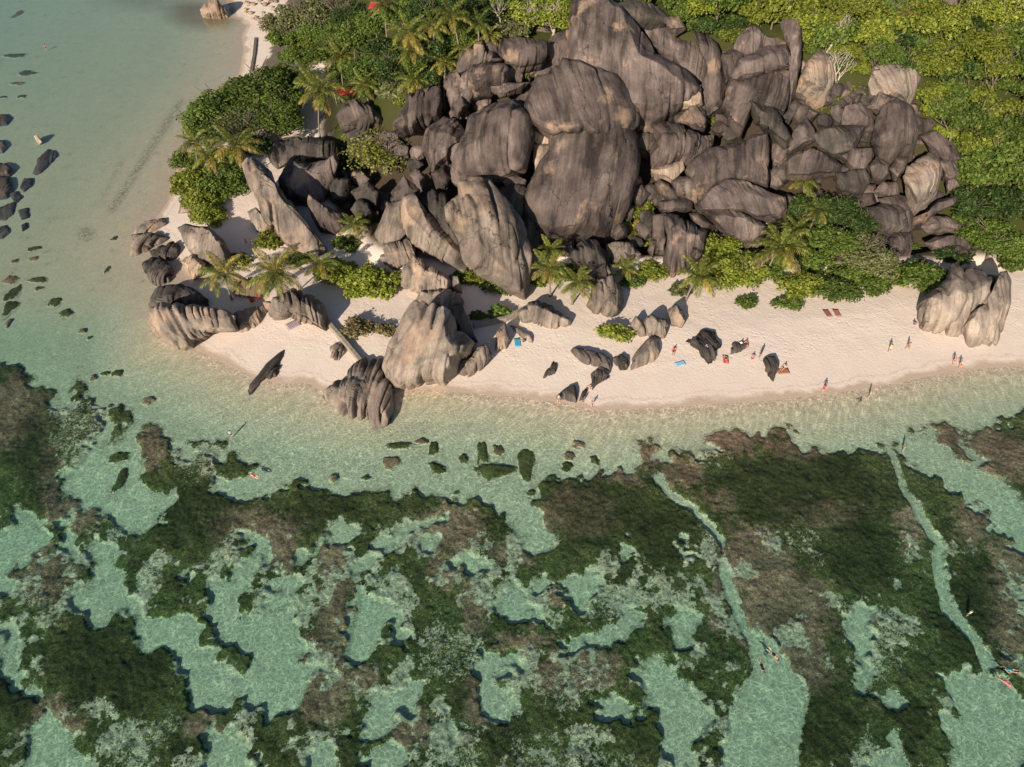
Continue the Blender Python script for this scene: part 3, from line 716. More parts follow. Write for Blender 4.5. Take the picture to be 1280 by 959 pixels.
BOULD = '''tallest smooth brown granite dome crowning the boulder pile|b f.18 t1 w2 n-4|720,15 728,6 745,0 760,2 773,12 790,32 815,67 845,82 868,108 855,122 835,137 815,146 795,150 760,140 730,125 703,90 708,62 715,45
great rounded boulder with vertical cracks resting on the flat-faced slab|b f.2 t1.05 w3 n3.4|661,135 670,115 678,100 692,90 707,78 725,74 745,80 765,92 780,102 792,115 797,135 792,150 780,160 760,164 742,167 720,165 695,165 673,153 663,145
huge flat-faced slab with a cross crack under the great rounded boulder|b f.14 t.7 w2 c2|690,168 694,152 720,146 748,146 775,150 786,160 790,178 793,205 792,220 785,237 775,262 765,280 757,300 735,303 715,305 680,303 668,280 656,258 660,240 668,228 680,205 690,190
pale beige block wedged under the left side of the great rounded boulder|p f.03|660,151 675,158 692,168 687,182 667,180 662,165
pale rock strip between the flat-faced slab and the tall streaked boulder|p f.03|668,182 690,182 681,205 672,216 667,200
cracked brown boulder leaning on the right flank of the tallest dome|b f.12 n-5|806,28 815,25 835,31 852,45 872,50 884,72 878,102 866,105 845,82 830,72 815,57 806,40
curved brown column of rock at the right end of the tallest dome|b f.2 n-4|865,40 880,47 895,57 902,75 904,100 902,127 890,133 875,131 876,108 880,100 885,75 878,57
pale wedge of rock filling the foot between dome and curved column|p f.05|835,137 855,122 875,107 877,130 860,135
dark boulder behind the tallest dome against the trees|d f.1|770,8 790,1 815,6 832,17 845,25 815,34 785,27
small rock perched on the cracked boulder beside the tallest dome|b f.04|832,22 848,22 858,35 845,40 835,33
low rounded cap rock below the pale wedge beside a yellow-green bush|b f.08|845,145 855,136 870,132 882,139 884,150 880,159 865,158 847,153
fluted brown block with curved grooves right of the deep cleft|b f.3 w.9|820,160 828,156 848,160 870,170 871,180 863,197 850,200 830,203 818,206 818,180
narrow ribbed block leaning against the curved-groove block|b f.15|872,172 890,172 889,182 873,199 860,206 860,196
small round rock at the foot of the curved-groove block|b f.03|815,206 827,197 836,199 836,208 818,208
split pinkish rock under the curved-groove block|p f.05|815,212 830,207 852,202 855,212 841,226 820,221
broad smooth slab with a scalloped lower edge beside the deep shadow gap|b f.14 t.75 n1|862,213 870,200 890,187 915,182 935,175 955,170 957,200 956,230 940,226 915,222 895,232 880,243 872,238
wedge block under the scalloped lower edge of the broad slab|b f.08|840,227 850,222 890,222 880,238 872,251 848,246
tilted oblong block beside the green bush in the cleft|b f.05|819,230 825,225 847,238 848,248 838,250 822,238
flat low rock above the dark hole over the fluted triangular boulder|b f.04|825,252 855,247 865,252 865,261 840,264 826,262
long smooth rounded ledge below the broad scalloped slab|b f.1 n1.5|875,255 890,240 908,226 930,228 955,240 977,247 979,260 971,269 945,270 930,262 900,262 880,262
lower rounded ledge partly shaded by the yellow-green bushes|b f.1|875,262 900,260 915,262 938,272 956,283 948,300 930,302 900,286
short lozenge block beside the lower rounded ledge|b f.04|863,268 872,267 897,282 882,292 868,281
fluted triangular boulder pointing down to the beach path|b f.25 w.9 n1.5|832,272 848,271 865,280 880,290 873,315 860,327 840,337 833,320 831,292
square slab standing left of the fluted triangular boulder|b f.04|816,270 832,268 831,296 816,297
small block under the square slab|b f.03|822,296 832,297 831,316 820,313
small leaning stone beside the small block and fern-like plants|b f.03|810,312 815,300 822,302 816,318
wide grey boulder at the foot of the flat-faced slab|g f.15|760,307 770,304 790,305 800,317 790,328 765,328
dark lumpy boulder behind the leaning palms at the slab foot|d f.3|715,315 732,303 748,304 757,317 762,340 750,350 735,357 722,332
small black boulder in the shade under the flat-faced slab|d f.1|700,300 708,294 717,300 715,314 705,315
grey pointed boulder standing beside the path at the beach edge|g f.2|735,380 742,362 752,350 765,346 780,360 780,378 772,390 760,396 740,392
low cream fluted boulder between path and beach|g f.28 w.8|650,391 660,381 675,376 690,381 702,392 711,400 710,406 692,411 670,405 655,402
left half of the split beige boulder on the open beach|g f.1|789,407 795,396 803,402 808,420 800,422
right half of the split beige boulder on the open beach|g f.15|803,402 815,394 832,400 836,407 830,422 822,420 815,422 807,417
small grey boulder right of the split beige boulder|g f.1|835,389 845,381 855,390 856,400 852,409 840,405
tapering grey slab lying below the split beige boulder|g f.08 l1.8|789,457 790,445 802,430 812,420 824,422 824,440 817,447 800,453
small dark cube-like rock between the long ribbed rock and tapering slab|d f.08 l1.0|765,446 776,441 785,449 785,460 775,462 769,455
long dark ribbed rock lying on the open sand|d f.2 w.6 l1.0|713,436 720,432 735,440 752,442 765,450 762,461 750,455 732,452 718,443
dark rounded rock with a tail below the long ribbed rock|d f.12 w.7 l1.1|738,466 748,460 758,464 761,470 750,475 743,480 739,487
small dark comb-shaped rock alone in the sand|d f.18 w.5 l.5|677,471 685,460 692,450 699,462 688,468
dark fin-shaped rock at the edge of the wash|d f.12 w.6 l1.1|695,495 705,487 720,480 721,490 720,500 708,497
small dark stone beside the fin-shaped rock at the wash|d f.06 l.7|723,500 727,489 733,484 735,488 728,498
dark claw-shaped ribbed rock with sunbathers on the beach|d f.3 w.6 l1.1|858,425 868,426 870,415 880,412 893,415 893,425 900,431 890,435 895,445 886,451 878,443 870,432
small dark rock with two people sitting on it|d f.08 w.6 l.6|914,428 927,427 938,430 927,438 913,441
dark oval ribbed rock beside sunbathers near the water|d f.15 w.6 l1.2|953,447 967,445 972,458 967,473 957,462
massive grey boulder with long diagonal folds at the edge of the trees|g f.45 w1.6|1144,415 1150,385 1161,373 1179,358 1188,334 1203,331 1227,342 1246,348 1237,372 1217,395 1203,412 1185,424 1167,424 1158,420
folded grey lobe set against the massive folded boulder|g f.4 w1.3|1212,433 1209,405 1222,385 1240,365 1248,345 1257,343 1262,355 1259,382 1254,409 1245,436 1228,436
large deeply fluted boulder standing in the shallows at the point|g f.42 w1.1|187,402 192,385 205,380 235,384 272,388 292,395 292,412 265,418 240,431 232,434 215,430 195,418
dark ribbed ridge behind the deeply fluted boulder at the point|d f.35 w.9 l2.6|189,377 197,362 212,360 232,359 248,365 260,372 267,382 235,387 205,386 190,388
low grey tail of rock running from the deeply fluted boulder to the shelter|g f.2 w.7 l1.2|292,392 310,385 330,382 340,380 325,402 312,409 300,411
pale curtain-fluted boulder behind the patterned towel|g f.38 w.8|333,378 355,368 368,364 385,370 400,380 405,395 404,412 390,402 375,399 360,396 345,397 335,388
long dark log-shaped rock at the water edge of the small cove|d f.25 w.9 l0.9|312,480 320,472 332,455 352,437 360,434 361,440 352,452 345,468 332,472 320,480 311,492
small leaf-shaped fluted rock against the low wall|g f.15 w.5 l.7|412,435 420,428 430,432 432,440 422,449 414,445
fan-shaped ribbed boulder reaching into the water beside the big beige boulder|g f.6 w.9 l2.2|407,490 425,475 445,455 462,446 477,447 482,467 492,485 490,500 485,522 467,528 450,517 430,510
big rounded beige boulder on the waterline|g f.3 w1.6|481,455 487,430 497,412 505,390 520,380 540,382 560,392 575,412 595,430 590,442 575,450 572,462 555,476 542,475 530,474 512,483 495,483 485,470
ledge of ribbed rock on top of the big rounded beige boulder|g f.2 w.8|518,382 528,365 550,360 572,367 579,380 560,388 540,388
dark shoulder on the path side of the big rounded beige boulder|d f.2|552,384 577,380 583,400 592,418 598,427 585,432 572,414 560,394
tooth-edged grey rock at the right foot of the big rounded beige boulder|g f.25 w.6|575,466 585,450 597,436 608,430 613,446 600,463 585,471
thin triangular rock below the low wall by the blue sarong|g f.12 w.5|619,440 622,412 632,405 636,425 634,438
thin strip of grey rock beside the blue sarong|g f.05 l0.7|635,405 650,410 667,422 667,427 655,423
smooth grey whale-backed boulder beside the sandy track|g f.15 w1.4|222,285 232,280 260,285 280,302 290,320 292,336 272,337 252,329 235,309
long smooth diagonal boulder leaning over the sandy track|g f.3 w1.8|299,202 310,194 322,200 340,217 345,232 367,260 392,290 410,312 395,321 377,316 365,308 352,296 332,272 320,252 307,229
small slab leaning under the long diagonal boulder|g f.06|309,265 320,260 330,270 340,284 330,293 320,291
hollowed brown boulder with a bowl-shaped top|b f.2 n1|352,210 360,194 375,198 390,205 408,200 418,192 423,205 412,232 403,250 385,256 360,252 350,238
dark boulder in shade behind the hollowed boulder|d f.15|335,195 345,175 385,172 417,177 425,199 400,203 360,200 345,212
small sunlit stone in the shade behind the hollowed boulder|b f.02|383,189 393,181 400,190 389,195
pointed brown fin rock below the hollowed boulder|b f.15 w.8|384,252 387,244 400,255 425,267 432,285 420,291 400,284 390,269
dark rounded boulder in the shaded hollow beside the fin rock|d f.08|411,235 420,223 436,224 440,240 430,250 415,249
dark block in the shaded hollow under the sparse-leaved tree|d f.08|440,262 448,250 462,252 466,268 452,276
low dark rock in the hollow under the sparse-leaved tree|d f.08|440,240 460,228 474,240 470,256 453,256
brown upright stone left of the sparse-leaved tree|b f.04|402,212 412,195 420,205 421,224 406,229
sunlit triangular rock below the sparse-leaved tree|b f.06|490,240 505,222 522,238 508,248 494,249
brown rock under the right side of the sparse-leaved tree|b f.06|510,218 520,211 531,220 527,236
brown ribbed boulder next to the red-roofed stall|b f.22 w.8|424,145 430,132 445,126 462,132 475,142 482,150 477,158 462,161 445,156 430,158
long ribbed brown boulder facing the palms behind the sparse-leaved tree|b f.3 w.8 n1|492,153 505,137 512,120 530,112 550,112 555,130 550,146 530,151 512,158
narrow folded boulder at the right end of the long ribbed boulder|b f.15|555,100 560,90 572,87 580,100 590,115 585,123 565,126 560,115
small diamond-shaped rock below the narrow folded boulder|b f.03|567,130 577,119 586,132 572,143
striped rounded boulder against the palm grove|b f.32 w.7|574,82 580,67 592,57 605,55 615,67 625,75 607,81 587,86 575,91
small striped rock joining the striped boulder and the brown block|b f.2 w.6|605,57 617,50 627,50 628,70 617,75
lens-shaped boulder with an arched pale line below the striped boulder|b f.08 n1|580,95 592,82 612,78 632,82 636,100 632,108 612,113 592,116 582,108
low tapering tongue of rock under the lens-shaped boulder|b f.08|610,109 615,99 632,104 660,103 650,113 625,117
large plain brown block behind the bush under the bare white trees|b f.1|626,62 630,47 640,47 662,50 685,52 682,68 675,78 650,83 632,76
smooth brown shoulder against the left side of the tallest dome|b f.1|682,58 695,42 712,37 718,50 705,85 695,92 682,77
tall streaked boulder with an arched lower edge left of the great rounded boulder|b f.2 w1.6 t.8 n2|569,207 572,192 585,165 590,145 605,130 625,121 645,122 655,135 662,172 652,207 640,212 610,228 580,223 570,215
brown ribbed boulder left of the tall streaked boulder|b f.2|531,182 535,160 555,149 567,150 580,167 563,190 560,203 543,210
small oval rock at the left foot of the tall streaked boulder|b f.03|560,193 567,175 577,176 572,202
little rock in the black gap below the brown ribbed boulder|b f.05|540,217 555,208 565,222 555,233 545,231
round-topped rock in the shadow under the arched lower edge|b f.05|627,227 640,217 657,225 655,236 635,237
long leaning grey boulder with a flat sunlit side|g f.2 w1.5|504,262 507,250 520,245 530,262 555,287 580,320 577,338 555,331 535,323 517,303 507,286
dark groove-backed rock squeezed between two leaning grey boulders|d f.2 n-2|527,255 542,242 557,247 570,280 585,315 580,322 555,288
largest leaning grey boulder with wavy ridges above the path|g f.38 w1.8 n1.5|559,260 575,245 577,235 590,230 612,232 625,250 640,265 655,297 660,315 655,342 650,363 635,356 610,343 595,331 582,313 572,293 562,276
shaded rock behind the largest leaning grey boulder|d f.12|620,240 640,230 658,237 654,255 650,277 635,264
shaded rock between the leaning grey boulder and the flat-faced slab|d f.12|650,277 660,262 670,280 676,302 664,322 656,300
grass-tufted triangular boulder left of the leaning grey boulders|g f.06|470,290 485,258 503,252 508,290 495,303 478,303
lumpy grey boulder above the bright hedge|g f.25 w.7|479,322 485,307 507,302 517,310 517,330 497,337
jagged grey rock ledge above the path bend|g f.25 w.8|497,356 500,340 517,320 540,335 562,350 560,362 530,367 510,364
small grey rock right of the jagged ledge|g f.1|560,347 572,345 578,366 565,364
ribbed rounded boulder at the top of the right-hand stack against the trees|b f.2|919,59 927,41 942,33 955,44 955,56 942,67 927,64
tall thin slab standing at the right of the right-hand stack|b f.15|974,30 1000,25 1001,56 999,103 989,124 985,94 995,62 983,50
flat cap stone behind the right-hand stack|b f.05|955,44 970,47 986,52 974,60 955,62
long tilted block lying across the right-hand stack|b f.12 n1|916,93 927,75 949,62 983,56 994,62 991,83 967,87 936,99 920,99
big front face of the right-hand stack|b f.18 t.7 n1.5|908,130 917,100 942,92 970,86 983,91 983,115 977,138 952,132 940,130 930,156 912,143
narrow rock joining the right-hand stack and the curved column|b f.08|903,68 917,59 928,69 920,92 908,102 905,90
sharp dark fin of rock below the right-hand stack|d f.2 w.7|936,123 949,131 964,134 977,153 988,171 980,175 961,161 945,152 939,139
upright grey boulder beside the bare white branches|g f.15|999,106 1008,84 1020,69 1030,64 1042,75 1042,97 1033,118 1020,121
wide pale-capped boulder at the edge of the hillside trees|g f.18|1089,105 1096,84 1117,77 1142,84 1150,97 1146,119 1136,130 1111,119 1092,118
flat flake of rock under the wide pale-capped boulder|b f.05|1086,133 1099,116 1121,123 1120,131 1099,138
egg-shaped smooth brown boulder at the edge of the hillside trees|b f.1 n2.5|1092,174 1096,150 1105,134 1124,127 1139,137 1146,162 1147,186 1124,194 1105,189
half-dome rock above the lens-shaped dark rock|b f.05|1052,152 1058,134 1074,130 1089,141 1091,159 1080,160 1067,160 1053,160
dark ribbed lens-shaped rock left of the egg-shaped boulder|d f.15 w.7|1019,169 1030,162 1067,156 1086,155 1080,172 1067,186 1042,191 1027,183
pointed tilted rock left of the lens-shaped dark rock|b f.06|986,186 992,166 1008,148 1017,162 1017,174 999,184 988,189
wide low rock half shaded by the palms|b f.1|983,202 992,194 1014,187 1036,194 1052,206 1046,215 1014,218 986,218
smooth trapezoid rock under the lens-shaped dark rock|b f.05|1047,193 1067,186 1089,186 1088,200 1080,211 1067,210
brown angular rock below the egg-shaped boulder|b f.05|1088,208 1096,197 1111,206 1113,218 1102,224 1092,221
leaning angular rock under the egg-shaped boulder|b f.05|1113,211 1121,198 1136,197 1130,214 1121,224
tall faceted pale-brown boulder with a vertical edge|g f.1 n2|1131,221 1136,209 1161,194 1171,197 1177,219 1174,236 1146,256 1139,246
small block tucked beside the egg-shaped boulder and the trees|b f.04|1144,146 1161,150 1167,156 1152,171 1146,171
jagged split rock at the edge of the hillside trees|b f.12|1152,171 1171,166 1192,184 1199,197 1180,202 1164,189
small brown rock under the jagged split rock|b f.05|1174,202 1189,200 1199,216 1192,227 1180,221
small rounded stone beside the tall faceted boulder and the trees|b f.03|1180,222 1195,222 1199,232 1186,238
small cracked rock left of the tall faceted boulder|b f.08|1094,239 1105,228 1121,228 1124,245 1105,246
flat ledge under the small cracked rock|b f.05|1099,249 1121,244 1142,250 1141,264 1124,259 1105,256
long slanting beam of rock below the tall faceted boulder|b f.05|1140,272 1155,266 1172,251 1196,245 1197,254 1172,265 1155,279 1140,281
wave-backed rock below the slanting beam|b f.1|1154,283 1166,271 1182,272 1206,282 1205,289 1185,287 1160,289
lowest long rock of the right-hand pile beside the trees|b f.12|1159,304 1172,297 1204,295 1211,301 1210,312 1185,312 1172,314
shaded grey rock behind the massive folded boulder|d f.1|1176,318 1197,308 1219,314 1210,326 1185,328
square brown boulder behind the grey-green tree|b f.15|1110,297 1116,290 1139,290 1140,300 1136,318 1126,323 1120,314 1111,308
small pale slab beneath the square brown boulder|g f.05|1112,308 1120,314 1125,327 1118,334 1111,330
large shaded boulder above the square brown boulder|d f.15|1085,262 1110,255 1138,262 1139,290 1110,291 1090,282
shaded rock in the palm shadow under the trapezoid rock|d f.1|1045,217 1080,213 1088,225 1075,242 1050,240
brown rock slab among the hillside trees|b f.05|1150,8 1170,-4 1200,-4 1192,13 1162,20
small rock among the hillside trees below the brown slab|b f.04|1136,33 1152,22 1171,30 1161,38
upper striped rock in the shallows beside the sandy spit|g f.15 w.7 l1.0|167,290 180,278 210,272 212,280 185,291 172,294
lower striped rock in the shallows beside the sandy spit|g f.2 w.7 l1.4|164,294 185,291 213,296 190,309 163,319
black comb-edged rock at the water edge|d f.25 w.6 l1.2|187,316 200,310 220,303 229,306 226,315 215,324 190,324
black jagged rock standing in the shallows|d f.35 w.6 l1.6|178,331 190,322 207,325 219,337 212,349 200,354 190,351
tan knobbly rock at the foot of the whale-backed boulder|p f.15 w.7|226,327 240,317 255,330 252,342 242,349 235,339
beige rock half under the flowering bush|g f.05|222,268 225,250 248,252 250,264
pale rubble islet in tea-brown water|p f.15|251,12 260,0 270,-4 283,13 284,20 265,25 254,20
pale wedge-shaped rock casting a dark shadow in the bay|p f.02|42,170 46,168 53,178 49,182
long oval rock under the clear water of the bay|d f.12 l0.5|40,217 47,197 60,185 73,185 75,194 62,207 52,216 45,219
dark rock beside the long oval rock in the bay|d f.1 l0.5|25,234 30,222 42,222 40,233 30,240
flat dark rock standing clear of the bay near the sunken rocks|d f.08 l0.7|-12,148 0,143 10,142 16,148 10,156 -5,158
brown rock in the bay between the flat dark rock and the humped rock|b f.06 l0.8|-10,180 0,174 8,176 11,184 4,191 -8,192
humped brown rock in the bay above the broad dark rock|b f.06 l1.2|-10,212 0,204 12,205 19,213 14,219 -5,220
sunken rock in the bay with a pointed end, below the broad dark rock|d f.1 l.4|-8,262 12,252 22,250 18,268 8,276 -8,276
flat sunken rock beside the pointed one in the bay|d f.1 l.35|10,241 22,238 30,248 20,255
squarish sunken rock in the bay cluster|d f.1 l.35|22,262 36,258 38,272 26,276
lowest sunken rock of the bay cluster|d f.1 l.35|-8,284 10,280 14,290 4,299 -8,298
small sunken rock below the squarish one in the bay|d f.1 l.3|26,281 34,277 36,285 28,290
broad dark rock in the bay below the humped rock|d f.1 l1.0|-14,232 0,219 15,221 18,236 10,247 -8,250'''.split('\n')
all_poly = []
for i, ln in enumerate(BOULD):
    lab, op, ps = ln.split('|'); poly = pts(ps); all_poly.append(poly)
    o = {x[0]: x[1:] for x in op.split()[1:]}; mk = op.split()[0]
    if 'l' not in o:
        mx_, my_ = np.mean(poly, 0); ks_ = 1.11 if my_ < 330 and mx_ > 430 else 1.04; poly = [(mx_ + (a - mx_) * ks_, my_ + (b - my_) * ks_) for a, b in poly]
    me, loc = boulder(poly, float(o.get('f', .1)), float(o.get('t', 1.05)), i * 7 + 1, cuts=int(o.get('c', 4)), low=float(o.get('l', 0)), fw=float(o.get('w', 1.1)), near=float(o.get('n', 0)))
    link('granite_boulder', me, G[mk], loc=loc, label=lab, cat='boulder')
# loose blocks that fill the gaps of the pile
cov = np.zeros((40, 110), bool)
fx, fy = np.meshgrid(np.arange(345, 1205, 8.0), np.arange(15, 330, 8.0))
fx = fx + rng.uniform(-3, 3, fx.shape); fy = fy + rng.uniform(-3, 3, fy.shape)
free = inpoly(PILE, fx, fy)
for p in all_poly: free &= ~inpoly(p, fx, fy)
cand = list(zip(fx[free], fy[free])); random.shuffle(cand)
for i, (x, y) in enumerate(cand[:125]):
    r = random.uniform(9, 17); n = 8
    poly = [(x + r * random.uniform(.75, 1.25) * math.cos(2 * math.pi * j / n), y + r * random.uniform(.6, 1.0) * math.sin(2 * math.pi * j / n)) for j in range(n)]
    me, loc = boulder(poly, .05, 1.0, 2000 + i, lift=random.uniform(-5.5, -3.0))
    mk = 'b' if random.random() < .6 else 'd'
    link('granite_boulder', me, G[mk], loc=loc, cat='boulder', group='small loose blocks wedged in the boulder pile',
         label=f"{'small' if r < 12 else 'middling'} loose {'brown' if mk == 'b' else 'dark grey'} block wedged in the gaps of the boulder pile")
# rubble bank beside the narrow beach
rub = pts('303,-10 345,-10 352,10 350,28 335,34 318,30 305,18')
c = 0
while c < 46:
    x, y = random.uniform(300, 355), random.uniform(-10, 34)
    if not inpoly(rub, np.array([x]), np.array([y]))[0]: continue
    c += 1; r = random.uniform(2.0, 4.2); n = 6
    poly = [(x + r * random.uniform(.75, 1.25) * math.cos(2 * math.pi * j / n), y + r * random.uniform(.6, 1.0) * math.sin(2 * math.pi * j / n)) for j in range(n)]
    me, loc = boulder(poly, .0, 1.0, 4000 + c)
    link('rubble_stone', me, G['p'], loc=loc, cat='stone', label='pale loose stone in the rubble bank beside the narrow beach', group='stones of the rubble bank')

# ------------------------------------------------------------------ vegetation
def crown_mesh(name, Rr, nleaf, seed, leaf=.36, lobes=9, flat=.72, fill=.25):
    """leaf-sized faces spread over uneven lobes of a crown"""
    g = np.random.default_rng(seed)
    lc = g.normal(size=(lobes, 3)); lc /= np.linalg.norm(lc, axis=1)[:, None]
    lc *= (Rr * g.uniform(.30, .80, lobes))[:, None]; lc[:, 2] = np.abs(lc[:, 2]) * flat * .9 - .12 * Rr
    lr = Rr * g.uniform(.18, .36, lobes)
    wgt = lr ** 2; k = g.choice(lobes, nleaf, p=wgt / wgt.sum())
    d = g.normal(size=(nleaf, 3)); d /= np.linalg.norm(d, axis=1)[:, None]; d[:, 2] = np.where(d[:, 2] < -.35, -d[:, 2], d[:, 2])
    rad = lr[k] * np.where(g.random(nleaf) < fill, g.uniform(.3, .8, nleaf), g.uniform(.8, 1.12, nleaf))
    c = lc[k] + d * rad[:, None] * np.array([1, 1, flat])[None]
    # twigs: leaves gather in little bunches
    c += (g.normal(size=(nleaf // 6 + 1, 3)) * .16).repeat(6, 0)[:nleaf]
    nrm = d * .6 + g.normal(size=(nleaf, 3)) * .55 + np.array([0, 0, .45]); nrm /= np.linalg.norm(nrm, axis=1)[:, None]
    t = np.cross(nrm, g.normal(size=(nleaf, 3))); t /= np.linalg.norm(t, axis=1)[:, None]; b = np.cross(nrm, t)
    s = leaf * g.uniform(.6, 1.35, nleaf)
    L_, Wd = t * s[:, None] * .62, b * s[:, None] * .40
    V = np.stack([c - L_, c + Wd - nrm * (s * .12)[:, None], c + L_, c - Wd - nrm * (s * .12)[:, None]], 1).reshape(-1, 3)
    return mesh_np(name, V, np.arange(nleaf * 4).reshape(-1, 4), False)
def branch_mesh(name, H, spread, seed, depth=4, r0=.16, start=.25, n=5):
    """tapered trunk that forks into limbs and twigs"""
    rs = random.Random(seed); mb = MB()
    def grow(p, d, L_, r, lev):
        m = 3; path = [p]; q = p.copy(); dd = d.copy()
        for i in range(m):
            dd = (dd + Vector((rs.gauss(0, .16), rs.gauss(0, .16), rs.gauss(0, .08) + .03))).normalized()
            q = q + dd * (L_ / m); path.append(q.copy())
        mb.tube(path, [r * (1 - .35 * i / m) for i in range(m + 1)], n if lev < 2 else 3)
        if lev >= depth: return
        for j in range(3 if lev < 2 else 2 + (rs.random() < .5)):
            a = rs.uniform(0, 2 * math.pi); sp_ = rs.uniform(.5, 1.0) * spread
            nd = (dd + Vector((math.cos(a) * sp_, math.sin(a) * sp_, rs.uniform(-.1, .35)))).normalized()
            grow(path[-1] if j < 2 else path[-2], nd, L_ * rs.uniform(.58, .82), r * .6, lev + 1)
    grow(Vector((0, 0, -.3)), Vector((rs.gauss(0, .1), rs.gauss(0, .1), 1)), H * start + .3, r0, 0)
    return mb.mesh(name, True)
CLS = {1: (1.3, 560, 8), 2: (2.4, 1500, 13), 3: (3.8, 3600, 20), 4: (5.6, 7000, 30)}
CROWN = {(k, v): crown_mesh('crown', r, n, 10 * k + v, lobes=lb) for k, (r, n, lb) in CLS.items() for v in range(3)}
SCROWN = {k: crown_mesh('sparse_crown', CLS[k][0], int(CLS[k][1] * .30), 70 + k, leaf=.30, lobes=CLS[k][2] + 4, fill=.3) for k in CLS}
TRUNK = {k: branch_mesh('trunk', 1.0, .8, k, 2, .035, .45) for k in range(3)}
TWIG = {k: branch_mesh('bare_branches', 4.0, .85, 30 + k, 5, .17, .30) for k in range(3)}
crown_cache = {}
def mat_copy(me, mat):
    key = (me.name, mat.name)
    if key not in crown_cache:
        c = me.copy(); c.materials.clear(); c.materials.append(mat); crown_cache[key] = c
    return crown_cache[key]
def tree(name, px, py, rx, ry, kind, label, cat, group=None, stem=None, bare=0, sparse=False, rz=None):
    lift0 = 2.0
    P = hit(px, py, ground, lift0); mpp = float((P - CAMP) @ FWD) / FPX
    Rr = rx * mpp
    Rz = Rr * (rz if rz else .80)
    stem = (.15 if cat in ('bush', 'plant', 'hedge') else .8 + .35 * Rr) if stem is None else stem
    P = hit(px, py, ground, stem + Rz * .35)
    gz = float(ground(P[0], P[1])); cz = P[2] - gz
    k = 1 if Rr < 1.8 else 2 if Rr < 3.1 else 3 if Rr < 4.8 else 4
    base = SCROWN[k] if sparse else CROWN[(k, random.randrange(3))]
    root = link(name, None, loc=(P[0], P[1], gz), label=label, cat=cat, group=group)
    root.rotation_euler.z = random.uniform(0, 6.28)
    if bare:
        t = link('branches', mat_copy(TWIG[random.randrange(3)], BARKW if bare > 1 else BARK), parent=root)
        s = (cz + Rz * .8) / 4.0 * 1.15; t.scale = (max(s, Rr / 3.0), max(s, Rr / 3.0), s)
    else:
        t = link('trunk', mat_copy(TRUNK[random.randrange(3)], BARK), parent=root); t.scale = (cz * 1.3 + Rr * .5,) * 2 + (cz + Rz * .5,)
    if bare < 3:
        c = link('crown', mat_copy(base, LEAF[kind]), parent=root, loc=(0, 0, cz))
        f = Rr / CLS[k][0] * 1.32; c.scale = (f, f * min(1.25, max(.75, ry / rx * 1.15)), Rz / CLS[k][0] * 1.30)
        c.rotation_euler.z = -root.rotation_euler.z + random.choice((0, math.pi))
    return root

